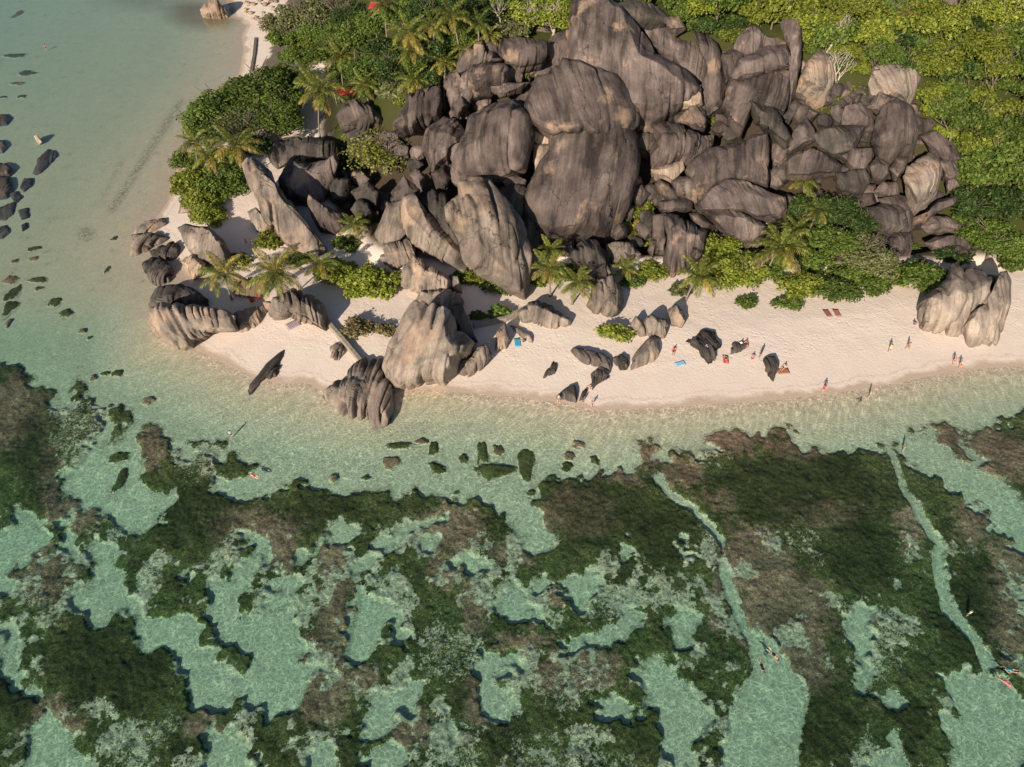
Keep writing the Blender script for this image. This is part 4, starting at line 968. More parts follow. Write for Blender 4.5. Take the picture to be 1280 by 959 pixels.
FL = [  # px, py, rx, ry, foliage, name, label, category, options
 (275, 140, 36, 30, 'mid', 'broadleaf_tree', 'leafy seaside tree overhanging the bay above the three shore palms', 'tree', {}),
 (325, 112, 40, 30, 'mid', 'broadleaf_tree', 'broad green tree beside the narrow beach', 'tree', {}),
 (345, 148, 30, 26, 'mid', 'broadleaf_tree', 'green tree shading the clearing behind the hollowed boulder', 'tree', {}),
 (300, 160, 34, 26, 'olive', 'broadleaf_tree', 'twiggy olive tree between the shore palms and the broad green tree', 'tree', {'sparse': True, 'bare': 1}),
 (305, 140, 30, 24, 'mid', 'broadleaf_tree', 'mid green tree in the middle of the seaside thicket', 'tree', {}),
 (240, 226, 28, 24, 'bright', 'flowering_bush', 'bright bush with white flowers on the sandy spit', 'bush', {}),
 (279, 228, 32, 27, 'mid', 'leafy_bush', 'rounded green bush against the long diagonal boulder', 'bush', {}),
 (263, 270, 21, 17, 'bright', 'leafy_bush', 'bright round bush above the whale-backed boulder', 'bush', {}),
 (299, 324, 13, 11, 'bright', 'leafy_bush', 'small bright bush at the foot of the whale-backed boulder', 'bush', {}),
 (342, 300, 19, 15, 'bright', 'leafy_bush', 'bright bush under the long diagonal boulder beside the track', 'bush', {}),
 (372, 323, 13, 11, 'mid', 'leafy_bush', 'small dark green bush at the lower tip of the long diagonal boulder', 'bush', {}),
 (425, 342, 26, 20, 'bright', 'leafy_bush', 'bright hedge bush by the path, side near the yellowing palm', 'bush', {}),
 (455, 352, 30, 24, 'bright', 'leafy_bush', 'largest bright hedge bush inside the bend of the path', 'bush', {}),
 (482, 358, 22, 20, 'bright', 'leafy_bush', 'bright hedge bush by the path, side near the jagged ledge', 'bush', {}),
 (432, 305, 16, 14, 'mid', 'leafy_bush', 'shaded bush between the fin rock and the path hedge', 'bush', {}),
 (480, 192, 46, 38, 'yellow', 'sparse_tree', 'sparse yellow-leaved tree with bare grey twigs among dark boulders', 'tree', {'sparse': True, 'bare': 1, 'stem': 2.5}),
 (452, 48, 30, 28, 'mid', 'broadleaf_tree', 'dense green tree beside the upper red stall roof', 'tree', {}),
 (460, 88, 32, 28, 'mid', 'broadleaf_tree', 'dense green tree above the lower red stall roof', 'tree', {}),
 (408, 68, 26, 22, 'mid', 'broadleaf_tree', 'green tree behind the tall palm over the clearing', 'tree', {}),
 (385, 22, 36, 26, 'olive', 'feathery_tree', 'feathery olive tree beside the rubble bank', 'tree', {'bare': 1}),
 (425, 12, 30, 22, 'olive', 'feathery_tree', 'feathery olive tree above the dense green trees', 'tree', {'sparse': True, 'bare': 1}),
 (355, 50, 20, 16, 'mid', 'leafy_bush', 'green bush at the back of the narrow beach', 'bush', {}),
 (545, 62, 28, 22, 'dark', 'broadleaf_tree', 'dark tree in the middle of the palm grove', 'tree', {}),
 (540, 98, 24, 18, 'dark', 'broadleaf_tree', 'dark tree between the palm grove and the long ribbed boulder', 'tree', {}),
 (590, 12, 30, 18, 'dark', 'broadleaf_tree', 'dark tree at the back of the palm grove', 'tree', {}),
 (535, 18, 26, 18, 'dark', 'broadleaf_tree', 'dark tree between two tall palms of the grove', 'tree', {}),
 (580, 45, 22, 18, 'mid', 'broadleaf_tree', 'green tree beside the striped boulder', 'tree', {}),
 (490, 118, 18, 12, 'olive', 'leafy_bush', 'dull olive bush behind the stall-side ribbed boulder', 'bush', {}),
 (503, 128, 9, 8, 'bright', 'leafy_bush', 'tiny bright bush at the end of the long ribbed boulder', 'bush', {}),
 (552, 150, 13, 12, 'yellow', 'leafy_bush', 'yellow-green bush above the ribbed boulder left of the streaked one', 'bush', {}),
 (690, 22, 34, 24, 'bright', 'broadleaf_tree', 'light green tree with white bare branches beside the tallest dome', 'tree', {'bare': 2}),
 (655, 18, 28, 20, 'bright', 'broadleaf_tree', 'light green tree behind the large plain brown block', 'tree', {'bare': 2, 'sparse': True}),
 (628, 22, 22, 18, 'dry', 'bare_tree', 'leafless grey tree at the edge of the palm grove', 'tree', {'bare': 3}),
 (660, 90, 18, 13, 'bright', 'leafy_bush', 'bright bush in front of the large plain brown block', 'bush', {}),
 (899, 150, 14, 13, 'yellow', 'leafy_bush', 'yellow-green bush on the rocks beside the cap rock', 'bush', {}),
 (803, 255, 22, 22, 'bright', 'leafy_bush', 'bright bush growing out of the cleft beside the flat-faced slab', 'bush', {}),
 (818, 340, 18, 14, 'bright', 'leafy_bush', 'bright bush under the fluted triangular boulder', 'bush', {}),
 (793, 352, 14, 10, 'mid', 'leafy_bush', 'low green bush beside the grey pointed boulder', 'bush', {}),
 (768, 416, 20, 13, 'bright', 'leafy_bush', 'round bright bush alone on the open beach', 'bush', {}),
 (598, 348, 16, 11, 'bright', 'leafy_bush', 'low bright bush at the foot of the largest leaning boulder', 'bush', {}),
 (625, 360, 18, 9, 'mid', 'leafy_bush', 'low green bush along the path under the largest leaning boulder', 'bush', {}),
 (668, 348, 15, 14, 'bright', 'leafy_bush', 'bright bush beneath the palms at the slab foot', 'bush', {}),
 (597, 394, 10, 6, 'mid', 'leafy_bush', 'small hedge clump by the low wall, nearer the big beige boulder', 'bush', {}),
 (622, 391, 13, 6, 'mid', 'leafy_bush', 'small hedge clump by the low wall, nearer the cream boulder', 'bush', {}),
 (450, 410, 18, 14, 'dry', 'dry_bush', 'dry brown bush behind the low wall', 'bush', {}),
 (480, 412, 14, 11, 'dry', 'dry_bush', 'dry brown bush against the big beige boulder', 'bush', {}),
 (903, 315, 26, 24, 'bright', 'broadleaf_tree', 'bright tree shading the lower rounded ledge', 'tree', {'stem': 1.0}),
 (928, 340, 32, 27, 'bright', 'broadleaf_tree', 'broad bright tree between two beach palms', 'tree', {'stem': 1.2}),
 (935, 378, 12, 9, 'mid', 'leafy_bush', 'small bush at the sand edge below the broad bright tree', 'bush', {}),
 (850, 362, 13, 10, 'olive', 'leafy_bush', 'olive bush at the sand edge beside the low beach palm', 'bush', {}),
 (1035, 300, 30, 25, 'mid', 'broadleaf_tree', 'green tree right of the large spreading palm', 'tree', {}),
 (1078, 318, 34, 32, 'olive', 'broadleaf_tree', 'grey-green twiggy tree behind the red towels', 'tree', {'bare': 1}),
 (1000, 358, 28, 20, 'bright', 'broadleaf_tree', 'bright tree at the sand edge below the large spreading palm', 'tree', {'stem': .8}),
 (1040, 362, 28, 17, 'mid', 'leafy_bush', 'green thicket bush above the red towels', 'bush', {}),
 (985, 380, 16, 9, 'mid', 'leafy_bush', 'low bush spilling onto the sand below the bright tree', 'bush', {}),
 (1095, 355, 24, 18, 'mid', 'leafy_bush', 'green bush between the twiggy tree and the beach', 'bush', {}),
 (1150, 345, 31, 26, 'mid', 'broadleaf_tree', 'rounded green tree left of the massive folded boulder', 'tree', {'stem': .8}),
 (1020, 132, 12, 9, 'yellow', 'leafy_bush', 'yellow-green bush below the upright grey boulder', 'bush', {}),
 (1000, 138, 18, 15, 'bright', 'leafy_bush', 'bright bush beside the big front face of the right-hand stack', 'bush', {}),
 (1045, 140, 12, 12, 'yellow', 'leafy_bush', 'yellow-green bush left of the half-dome rock', 'bush', {}),
 (1075, 115, 14, 12, 'yellow', 'leafy_bush', 'yellow-green bush below the bare white branches', 'bush', {}),
 (1060, 85, 34, 34, 'dry', 'bare_tree', 'bare white-branched tree standing above the right-hand boulders', 'tree', {'bare': 3, 'stem': 4}),
 (1040, 40, 24, 26, 'dry', 'bare_tree', 'bare pale tree rising from the hillside thicket', 'tree', {'bare': 3, 'stem': 4}),
 (948, 265, 14, 9, 'yellow', 'leafy_bush', 'sparse yellow bush on the long rounded ledge', 'bush', {'sparse': True, 'bare': 1}),
 (1140, 310, 12, 10, 'mid', 'leafy_bush', 'bush below the square brown boulder', 'bush', {}),
 (1190, 320, 20, 12, 'dark', 'leafy_bush', 'dark bush behind the massive folded boulder', 'bush', {}),
 (1242, 300, 34, 28, 'mid', 'broadleaf_tree', 'green tree above the folded grey lobe', 'tree', {}),
 (1272, 330, 26, 18, 'mid', 'leafy_bush', 'green bush at the beach edge right of the folded grey lobe', 'bush', {}),
 (1225, 255, 30, 26, 'dark', 'broadleaf_tree', 'dark tree at the foot of the hillside beside the slanting beam', 'tree', {}),
 (1270, 255, 30, 26, 'dark', 'broadleaf_tree', 'dark tree at the foot of the hillside above the green tree', 'tree', {}),
 (1230, 220, 30, 24, 'mid', 'broadleaf_tree', 'green tree beside the small rounded stone of the right-hand pile', 'tree', {}),
 (256, 252, 24, 18, 'bright', 'leafy_bush', 'bright bush between the flowering bush and the round one', 'bush', {}),
 (238, 200, 20, 15, 'mid', 'leafy_bush', 'green undergrowth at the foot of the shore palms', 'bush', {}),
 (282, 200, 24, 16, 'mid', 'leafy_bush', 'green undergrowth between the shore palms and the rounded bush', 'bush', {}),
 (797, 298, 17, 13, 'bright', 'leafy_bush', 'bright bush between the slab and the small leaning stone', 'bush', {}),
 (648, 350, 14, 12, 'mid', 'leafy_bush', 'green bush at the tip of the largest leaning boulder', 'bush', {}),
 (705, 340, 15, 12, 'mid', 'leafy_bush', 'green undergrowth between the palms at the slab foot', 'bush', {}),
 (575, 345, 13, 10, 'mid', 'leafy_bush', 'green bush between the small grey rock and the largest leaning boulder', 'bush', {}),
 (895, 150, 12, 10, 'bright', 'leafy_bush', 'bright bush tucked under the yellow-green one by the cap rock', 'bush', {}),
 (1035, 118, 15, 12, 'bright', 'leafy_bush', 'bright bush in front of the upright grey boulder', 'bush', {}),
 (360, 98, 26, 20, 'mid', 'broadleaf_tree', 'green tree beside the tall clearing palm', 'tree', {}),
 (470, 116, 20, 14, 'mid', 'leafy_bush', 'green bush right behind the lower red stall', 'bush', {}),
 (500, 106, 20, 14, 'olive', 'leafy_bush', 'olive bush in front of the low palm of the grove', 'bush', {}),
 (425, 48, 24, 18, 'mid', 'broadleaf_tree', 'green tree in the middle of the upper thicket', 'tree', {}),
 (392, 62, 20, 15, 'bright', 'leafy_bush', 'bright bush above the sandy clearing', 'bush', {}),
 (486, 80, 18, 14, 'dark', 'broadleaf_tree', 'dark tree shading the back of the lower red stall', 'tree', {}),
 (350, 30, 20, 14, 'olive', 'leafy_bush', 'olive bush at the edge of the rubble bank', 'bush', {}),
 (535, 45, 22, 16, 'mid', 'broadleaf_tree', 'green tree between the grove palms', 'tree', {}),
 (610, 5, 24, 14, 'mid', 'broadleaf_tree', 'green tree behind the leafless grey tree', 'tree', {}),
 (470, 30, 24, 18, 'mid', 'broadleaf_tree', 'green tree next to the upper red stall roof', 'tree', {}),
 (258, 162, 26, 20, 'mid', 'broadleaf_tree', 'green tree hanging over the water beside the shore palms', 'tree', {}),
 (318, 182, 22, 16, 'dark', 'leafy_bush', 'dark undergrowth behind the tip of the long diagonal boulder', 'bush', {}),
 (350, 125, 30, 24, 'mid', 'broadleaf_tree', 'green tree on the landward side of the seaside thicket', 'tree', {}),
 (290, 118, 24, 20, 'mid', 'broadleaf_tree', 'green tree where the thicket meets the narrow beach', 'tree', {}),
 (480, 62, 24, 20, 'dark', 'broadleaf_tree', 'dark tree between the dense green trees and the grove palms', 'tree', {}),
 (500, 90, 24, 18, 'dark', 'broadleaf_tree', 'dark tree behind the low palm of the grove', 'tree', {}),
 (525, 75, 22, 18, 'mid', 'broadleaf_tree', 'green tree under the drooping yellowish palm', 'tree', {}),
 (565, 88, 18, 12, 'dark', 'leafy_bush', 'dark bush tucked behind the narrow folded boulder', 'bush', {}),
 (562, 40, 24, 18, 'mid', 'broadleaf_tree', 'green tree under the tall palm at the back of the grove', 'tree', {}),
 (500, 15, 26, 18, 'mid', 'broadleaf_tree', 'green tree behind the upper red stall', 'tree', {}),
 (440, 22, 24, 18, 'dark', 'broadleaf_tree', 'dark tree under the feathery olive trees', 'tree', {}),
 (400, 42, 26, 18, 'mid', 'broadleaf_tree', 'green tree in front of the feathery olive tree', 'tree', {}),
 (425, 88, 20, 16, 'dark', 'leafy_bush', 'dark undergrowth beside the sandy clearing', 'bush', {}),
 (372, 72, 20, 14, 'mid', 'leafy_bush', 'green bush at the top of the sandy clearing', 'bush', {}),
 (615, 28, 18, 14, 'olive', 'leafy_bush', 'dull bush around the leafless grey tree', 'bush', {}),
 (640, 38, 20, 9, 'olive', 'leafy_bush', 'dull scrub along the top of the large plain brown block', 'bush', {}),
 (790, -6, 24, 12, 'mid', 'broadleaf_tree', 'green tree behind the dark rock at the back of the tallest dome', 'tree', {}),
 (860, 20, 22, 16, 'mid', 'broadleaf_tree', 'green tree right behind the small perched rock', 'tree', {'stem': .8}),
 (890, 34, 22, 16, 'dark', 'broadleaf_tree', 'dark tree shaded by the tallest dome', 'tree', {'stem': .8}),
 (912, 42, 18, 14, 'bright', 'leafy_bush', 'bright bush between the curved column and the ribbed round boulder', 'bush', {}),
 (955, 22, 24, 16, 'bright', 'broadleaf_tree', 'bright tree behind the top of the right-hand stack', 'tree', {'stem': .8}),
 (1015, 45, 22, 18, 'bright', 'broadleaf_tree', 'bright tree right of the tall thin slab', 'tree', {'stem': .8}),
 (1075, 68, 20, 14, 'yellow', 'leafy_bush', 'yellow scrub around the bare white-branched tree', 'bush', {'sparse': True}),
 (1165, 135, 18, 14, 'bright', 'leafy_bush', 'bright bush above the jagged split rock', 'bush', {}),
 (1205, 215, 18, 16, 'mid', 'leafy_bush', 'green bush against the small rounded stone', 'bush', {}),
 (1212, 270, 18, 16, 'mid', 'leafy_bush', 'green bush at the end of the slanting beam', 'bush', {}),
 (1225, 300, 20, 14, 'dark', 'leafy_bush', 'dark bush beside the lowest long rock', 'bush', {}),
 (960, 335, 24, 20, 'mid', 'leafy_bush', 'green thicket below the large spreading palm', 'bush', {}),
 (1010, 330, 26, 20, 'mid', 'leafy_bush', 'green thicket between the spreading palm and the twiggy tree', 'bush', {}),
 (1060, 345, 28, 20, 'mid', 'leafy_bush', 'green thicket in front of the twiggy tree', 'bush', {}),
 (1110, 340, 24, 20, 'bright', 'leafy_bush', 'bright thicket below the small pale slab', 'bush', {}),
 (890, 345, 22, 18, 'bright', 'leafy_bush', 'bright thicket beside the low beach palm', 'bush', {}),
 (1005, 262, 22, 20, 'dark', 'leafy_bush', 'dark undergrowth around the shaded palms', 'bush', {}),
 (1045, 265, 28, 22, 'dark', 'broadleaf_tree', 'dark tree in the deep shade under the right-hand boulders', 'tree', {}),
 (1075, 275, 20, 18, 'dark', 'broadleaf_tree', 'dark tree against the large shaded boulder', 'tree', {}),
]
for (px, py, rx_, ry_, kd, nm, lab, cat, op) in FL:
    tree(nm, px, py, rx_, ry_, kd, lab, cat, **op)
# the wood on the hillside behind the boulders
WOOD = pts('850,-10 900,22 1000,20 1050,60 1155,80 1160,120 1210,190 1215,225 1300,230 1330,200 1330,-40 840,-40')
yy = -34.0; row = 0
while yy < 232:
    xx = 846.0 + (row % 2) * 14
    while xx < 1335:
        x, y = xx + random.uniform(-8, 8), yy + random.uniform(-6, 6)
        if inpoly(WOOD, np.array([x]), np.array([y]))[0] and not any(inpoly(p, np.array([x]), np.array([y]))[0] for p in all_poly):
            r = random.choice((15, 18, 22, 26, 31)) * random.uniform(.9, 1.1); kd = random.choice(['bright', 'bright', 'bright', 'mid', 'mid', 'dark'])
            lab = f"{'small' if r < 19 else 'middling' if r < 27 else 'large'} {dict(bright='bright yellow-green', mid='mid green', dark='dark green')[kd]} tree in the dense hillside wood"
            tree('hillside_tree', x, y, r, r * .85, kd, lab, 'tree', group='trees of the hillside wood', stem=random.uniform(.3, 4.5), rz=random.uniform(.85, 1.15))
        xx += 31
    yy += 21; row += 1

for (x, y, r, kd) in [(1008, 30, 15, 'bright'), (1030, 52, 16, 'mid'), (1050, 62, 13, 'bright'), (1085, 70, 14, 'bright'), (1120, 66, 16, 'mid'), (1158, 88, 15, 'bright'), (1166, 112, 15, 'mid'), (1172, 140, 13, 'bright'), (1186, 165, 14, 'bright'), (1204, 186, 14, 'mid'), (1210, 206, 13, 'dark'), (1216, 240, 14, 'mid'), (1222, 285, 15, 'dark'),
                      (1072, 86, 15, 'bright'), (1048, 78, 13, 'mid'), (1060, 62, 14, 'bright'), (1008, 62, 12, 'mid'), (868, 34, 13, 'mid'), (915, 32, 13, 'dark'), (840, 2, 18, 'mid'), (875, 12, 18, 'bright'), (905, 20, 16, 'mid'), (930, 24, 14, 'dark'), (975, 14, 18, 'bright'), (820, -8, 16, 'dark')]:
    tree('leafy_bush', x, y, r, r * .8, kd, f"{dict(bright='bright', mid='mid green', dark='dark')[kd]} bush where the hillside wood meets the boulders", 'bush', group='bushes along the edge of the hillside wood', stem=.3)

# coconut palms
def frond_mesh(name, e0, droop, seed, Ln=4.4, npair=20):
    rs = random.Random(seed); V = []; F = []
    m = 12; path = []; p = Vector((0, 0, 0)); e = e0
    for i in range(m + 1):
        path.append(p.copy()); p = p + Vector((math.cos(e), 0, math.sin(e))) * (Ln / m); e -= droop / m * (.4 + 1.2 * i / m)
    def at(t):
        f = t * m; i = min(int(f), m - 1); return path[i].lerp(path[i + 1], f - i), (path[i + 1] - path[i]).normalized()
    for i in range(m):                                                   # midrib
        a, b = path[i], path[i + 1]; w0, w1 = .055 * (1 - i / m) + .012, .055 * (1 - (i + 1) / m) + .012
        n = len(V); V += [a + Vector((0, w0, 0)), a - Vector((0, w0, 0)), b - Vector((0, w1, 0)), b + Vector((0, w1, 0))]; F.append([n, n + 1, n + 2, n + 3])
    for j in range(npair):
        t = .10 + .89 * j / (npair - 1); q, d = at(t)
        ll = 1.05 * (math.sin(math.pi * min(1, t * .86 + .13)) ** .7) * rs.uniform(.85, 1.1) + .1
        for s in (-1, 1):
            up = Vector((0, 0, 1)) - d * d.z
            out_ = (Vector((0, s, 0)) * .82 + d * (.45 + .35 * t) + up * rs.uniform(-.12, .22)).normalized()
            mid = q + out_ * ll * .55; tip = q + out_ * ll + Vector((0, 0, -ll * rs.uniform(.25, .5)))
            w = d * (.085 + .02 * rs.random()); n = len(V)
            V += [q - w * .5, q + w * .5, mid + w, mid - w, tip]
            F.append([n, n + 1, n + 2, n + 3]); F.append([n + 3, n + 2, n + 4])
    me = bpy.data.meshes.new(name); me.from_pydata([tuple(v) for v in V], [], F); me.update(); return me
FRM = {k: [frond_mesh('frond', e, dr, 5 * i + j) for j, (e, dr) in enumerate(((1.15, 1.1), (.75, 1.2), (.38, 1.25), (.0, 1.0), (-.45, .75)))] for i, k in enumerate(('a', 'b'))}
def palm(px, py, dia, Hh, kind, label, nf=19):
    P = hit(px, py, ground, Hh); mpp = float((P - CAMP) @ FWD) / FPX
    s = dia * mpp / 6.9
    a = random.uniform(0, 6.28); ln = random.uniform(.08, .22) * Hh
    bx2, by2 = P[0] - math.cos(a) * ln, P[1] - math.sin(a) * ln; bz = float(ground(bx2, by2))
    root = link('coconut_palm', None, loc=(bx2, by2, bz), label=label, cat='palm tree', group='coconut palms')
    top = Vector((P[0] - bx2, P[1] - by2, P[2] - bz))
    path = [Vector((top.x * t ** 1.8, top.y * t ** 1.8, -.4 + (top.z + .4) * t)) for t in (0, .15, .3, .45, .6, .75, .9, 1)]
    mb = MB(); mb.tube(path, [.24, .19, .165, .155, .15, .145, .14, .17], 8)
    link('trunk', mb.mesh('trunk', True), PALMT, parent=root)
    for i in range(nf):
        tier = [0, 0, 1, 1, 1, 2, 2, 2, 2, 2, 3, 3, 3, 3, 3, 3, 4, 4, 4, 4][i % 20]
        mt = FROND['dead'] if tier == 4 and random.random() < .35 else FROND['yellow'] if (kind == 'yellow' or tier >= 3) and random.random() < .4 else FROND['dark' if kind == 'dark' else 'green']
        f = link('frond', mat_copy(FRM[random.choice('ab')][tier], mt), parent=root, loc=top + Vector((0, 0, -.03 * tier)))
        f.rotation_euler = (random.uniform(-.25, .25), 0, i * 2.39996 + random.uniform(-.25, .25)); f.scale = (s * random.uniform(.85, 1.1),) * 3
    cz = MB()
    for i in range(5):
        a = i * 1.256; c = top + Vector((math.cos(a) * .24, math.sin(a) * .24, -.28)); cz.tube([c + Vector((0, 0, .16)), c + Vector((0, 0, .08)), c, c - Vector((0, 0, .1)), c - Vector((0, 0, .16))], [.02, .12, .15, .11, .02], 6)
    link('coconuts', cz.mesh('coconuts', True), mat_plain('coconut_husk', (.16, .14, .04)) if 'coconut_husk' not in bpy.data.materials else bpy.data.materials['coconut_husk'], parent=root)
PALMS = [(400, 112, 58, 11, 'green', 'tall palm over the sandy clearing by the lower red stall'), (385, 92, 42, 9, 'dark', 'palm half hidden behind the tall clearing palm'),
 (510, 40, 48, 12, 'green', 'tall palm in the grove beside the upper red stall'), (515, 62, 40, 9, 'yellow', 'drooping yellowish palm with a visible trunk in the grove'), (565, 20, 46, 12, 'green', 'tall palm at the back of the grove near the dark trees'),
 (517, 100, 42, 7, 'green', 'low palm behind the long ribbed boulder'), (598, 28, 34, 10, 'dark', 'palm next to the leafless grey tree'), (612, 42, 28, 7, 'yellow', 'small yellow palm above the striped boulder'), (557, 76, 36, 7, 'green', 'palm against the striped and folded boulders'),
 (455, 105, 34, 7, 'green', 'palm leaning out of the trees above the lower red stall'), (540, 30, 38, 10, 'green', 'palm between the two tallest palms of the grove'), (585, 62, 34, 8, 'green', 'palm rising behind the striped boulder'), (425, 70, 40, 9, 'green', 'palm standing in the upper thicket'), (480, 5, 36, 10, 'dark', 'dark palm over the upper red stall'), (243, 178, 44, 8, 'green', 'shore palm leaning furthest over the bay'), (262, 195, 40, 7, 'green', 'middle palm of the three on the shore'), (296, 182, 52, 8, 'yellow', 'shore palm touching the tip of the long diagonal boulder'),
 (280, 342, 52, 6, 'yellow', 'palm beside the thatched shelter, nearer the whale-backed boulder'), (344, 340, 66, 7, 'yellow', 'large palm over the thatched shelter and curtain-fluted boulder'), (400, 330, 38, 5, 'yellow', 'small yellowing palm at the path hedge'),
 (976, 308, 66, 8, 'green', 'large spreading palm standing above the beach trees'), (874, 345, 52, 6, 'green', 'low beach palm left of the broad bright tree'), (688, 312, 34, 6, 'green', 'upper palm at the foot of the flat-faced slab'), (686, 335, 46, 6, 'yellow', 'middle palm at the foot of the flat-faced slab'),
 (722, 352, 44, 5, 'green', 'palm leaning over the path beside the grey pointed boulder'), (441, 280, 34, 4, 'green', 'small palm beside the fin rock'), (438, 165, 24, 2.5, 'green', 'young palm below the stall-side ribbed boulder'), (1005, 226, 38, 5, 'yellow', 'upper palm in the deep shade under the right-hand boulders'),
 (1022, 262, 38, 5, 'dark', 'lower palm in the deep shade under the right-hand boulders'), (995, 285, 34, 5, 'green', 'palm behind the large spreading palm'), (790, 288, 34, 2.5, 'yellow', 'broad-leaved young palm in the cleft beside the flat-faced slab'), (782, 335, 30, 2.5, 'green', 'young palm between the grey boulders at the slab foot'), (1128, 16, 32, 6, 'yellow', 'yellowing palm in the hillside wood')]
for p in PALMS: palm(*p)

# ------------------------------------------------------------------ low walls, stalls, shelter, towels
def low_wall(pxs, w, h, label, mat=None):
    P = [plane_at(px, py, 1.3) for px, py in pxs]
    P = [np.array([p[0], p[1], float(ground(p[0], p[1]))]) for p in P]
    V = []; F = []; D = []
    for i in range(len(P) - 1):
        n = max(2, int(np.linalg.norm(P[i + 1] - P[i]) / .45))
        for j in range(n + (i == len(P) - 2)): D.append(P[i] + (P[i + 1] - P[i]) * j / n)
    for i, p in enumerate(D):
        t = D[min(i + 1, len(D) - 1)] - D[max(i - 1, 0)]; t = t / np.linalg.norm(t); s = np.array([-t[1], t[0], 0]) * w / 2
        jz = random.uniform(-.05, .05); js = random.uniform(.94, 1.06)
        V += [p - s * js - (0, 0, .4), p - s * js + (0, 0, h - .06 + jz), p - s * .82 + (0, 0, h + jz), p + s * .82 + (0, 0, h + jz), p + s * js + (0, 0, h - .06 + jz), p + s * js - (0, 0, .4)]
    for i in range(len(D) - 1):
        for k in range(5): F.append([i * 6 + k, i * 6 + k + 1, i * 6 + 7 + k, i * 6 + 6 + k])
    F2 = [list(range(6))[::-1], [(len(D) - 1) * 6 + k for k in range(6)]]
    o = P[0].copy(); me = bpy.data.meshes.new('low_wall'); me.from_pydata([tuple(v - o) for v in V], [], F + F2); me.update()
    link('low_wall', me, mat or CONC, loc=o, label=label, cat='wall')
low_wall([(404, 398), (428, 424), (453, 453)], .75, .9, 'low weathered wall running from the curtain-fluted boulder to the fan-shaped rock')
low_wall([(592, 409), (612, 405), (632, 401), (655, 390)], .75, .8, 'low weathered wall running from the big beige boulder to the cream boulder')
low_wall([(319, 44), (317, 64), (313, 86)], .9, .35, 'low dark barrier along the narrow beach', BARK)
def cloth(name, c, c2=None): return mat_plain(name, c, .85, .18, 3)
RED = cloth('red_canvas', (.42, .05, .04)); WHITE = cloth('white_paint', (.72, .70, .66)); BLUE = cloth('blue_cotton', (.05, .33, .50)); TEAK = cloth('worn_wood', (.20, .13, .08))
def place(px, py): 
    p = hit(px, py, ground); return p[0], p[1], float(ground(p[0], p[1]))
def stall(px, py, rz, label):
    x, y, z = place(px, py + 9); r = link('market_stall', None, loc=(x, y, z), label=label, cat='stall'); r.rotation_euler.z = rz
    mb = MB(); n = 9
    for i in range(n):
        for j in range(5):
            u, v = i / (n - 1) - .5, j / 4 - .5
            mb.v.append((u * 5.2, v * 3.4, 2.55 + .75 * v - .07 * math.cos(u * 25) - .10 * (1 - (2 * u) ** 2) * (1 - (2 * v) ** 2)))
    for i in range(n - 1):
        for j in range(4): a = i * 5 + j; mb.f.append([a, a + 5, a + 6, a + 1])
    me = mb.mesh('canopy', True); o = link('canopy', me, RED, parent=r); md = o.modifiers.new('thick', 'SOLIDIFY'); md.thickness = .04
    for sx in (-1, 1):
        for sy in (-1, 1): link('post', MB().tube([(sx * 2.4, sy * 1.5, -.3), (sx * 2.4, sy * 1.5, 2.5 + .75 * sy * .44)], [.05, .05], 6).mesh('post'), WHITE, parent=r)
    link('counter', MB().box((0, -.9, .85), (4.4, .7, .06)).box((0, -1.2, .45), (4.4, .05, .8)).mesh('counter'), TEAK, parent=r)
stall(435, 119, .05, 'stall with a sunlit red canopy in the sandy clearing by the ribbed boulder')
stall(478, 13, -.1, 'stall with a shaded red canopy among the palms of the grove')
def towel(px, py, l, w, rz, mat, label, nm='beach_towel'):
    x, y, z = place(px, py); mb = MB(); n, m = 9, 6
    for i in range(n):
        for j in range(m):
            u, v = (i / (n - 1) - .5) * l, (j / (m - 1) - .5) * w
            X_, Y_ = x + u * math.cos(rz) - v * math.sin(rz), y + u * math.sin(rz) + v * math.cos(rz)
            mb.v.append((u, v, float(ground(X_, Y_)) - z + .05 + .03 * math.sin(u * 5 + px) * math.cos(v * 6)))
    for i in range(n - 1):
        for j in range(m - 1): a = i * m + j; mb.f.append([a, a + m, a + m + 1, a + 1])
    o = link(nm, mb.mesh(nm, True), mat, loc=(x, y, z), label=label, cat='towel'); o.rotation_euler.z = rz; md = o.modifiers.new('thick', 'SOLIDIFY'); md.thickness = .02
def stripes():
    m, nt, out, N, L = nodes('patterned_cotton'); tc = N('TexCoord'); w = N('TexWave'); w.inputs['Scale'].default_value = 1.1; w.inputs['Distortion'].default_value = 2; L(tc.outputs['Object'], w.inputs['Vector'])
    bsdf(N, L, out, ramp(N, L, w.outputs['Fac'], [(.2, (.10, .09, .20)), (.5, (.42, .24, .28)), (.8, (.50, .45, .42))]).outputs[0], .9); return m
towel(367, 407, 2.3, 1.7, .6, stripes(), 'patterned purple beach towel below the curtain-fluted boulder')
towel(647, 429, 1.0, 1.9, .1, BLUE, 'bright blue sarong spread on the sand beside a rock')
towel(850, 456, 1.7, .9, .35, cloth('pale_blue_cotton', (.25, .50, .68)), 'pale blue towel on the open sand below the sunbather')
towel(1034, 392, 1.0, 1.9, .15, cloth('brick_red_cotton', (.30, .12, .09)), 'brick red towel at the edge of the bushes, the darker of a pair')
towel(1046, 391, 1.0, 1.9, .05, cloth('coral_red_cotton', (.38, .15, .12)), 'coral red towel at the edge of the bushes, the brighter of a pair')
towel(907, 450, .9, 1.8, -.1, cloth('scarlet_cotton', (.50, .07, .05)), 'scarlet towel under the sunbather beside the claw-shaped rock')
towel(979, 464, 1.9, 1.1, .1, cloth('rust_cotton', (.36, .14, .08)), 'rust coloured towel beside the dark oval ribbed rock')
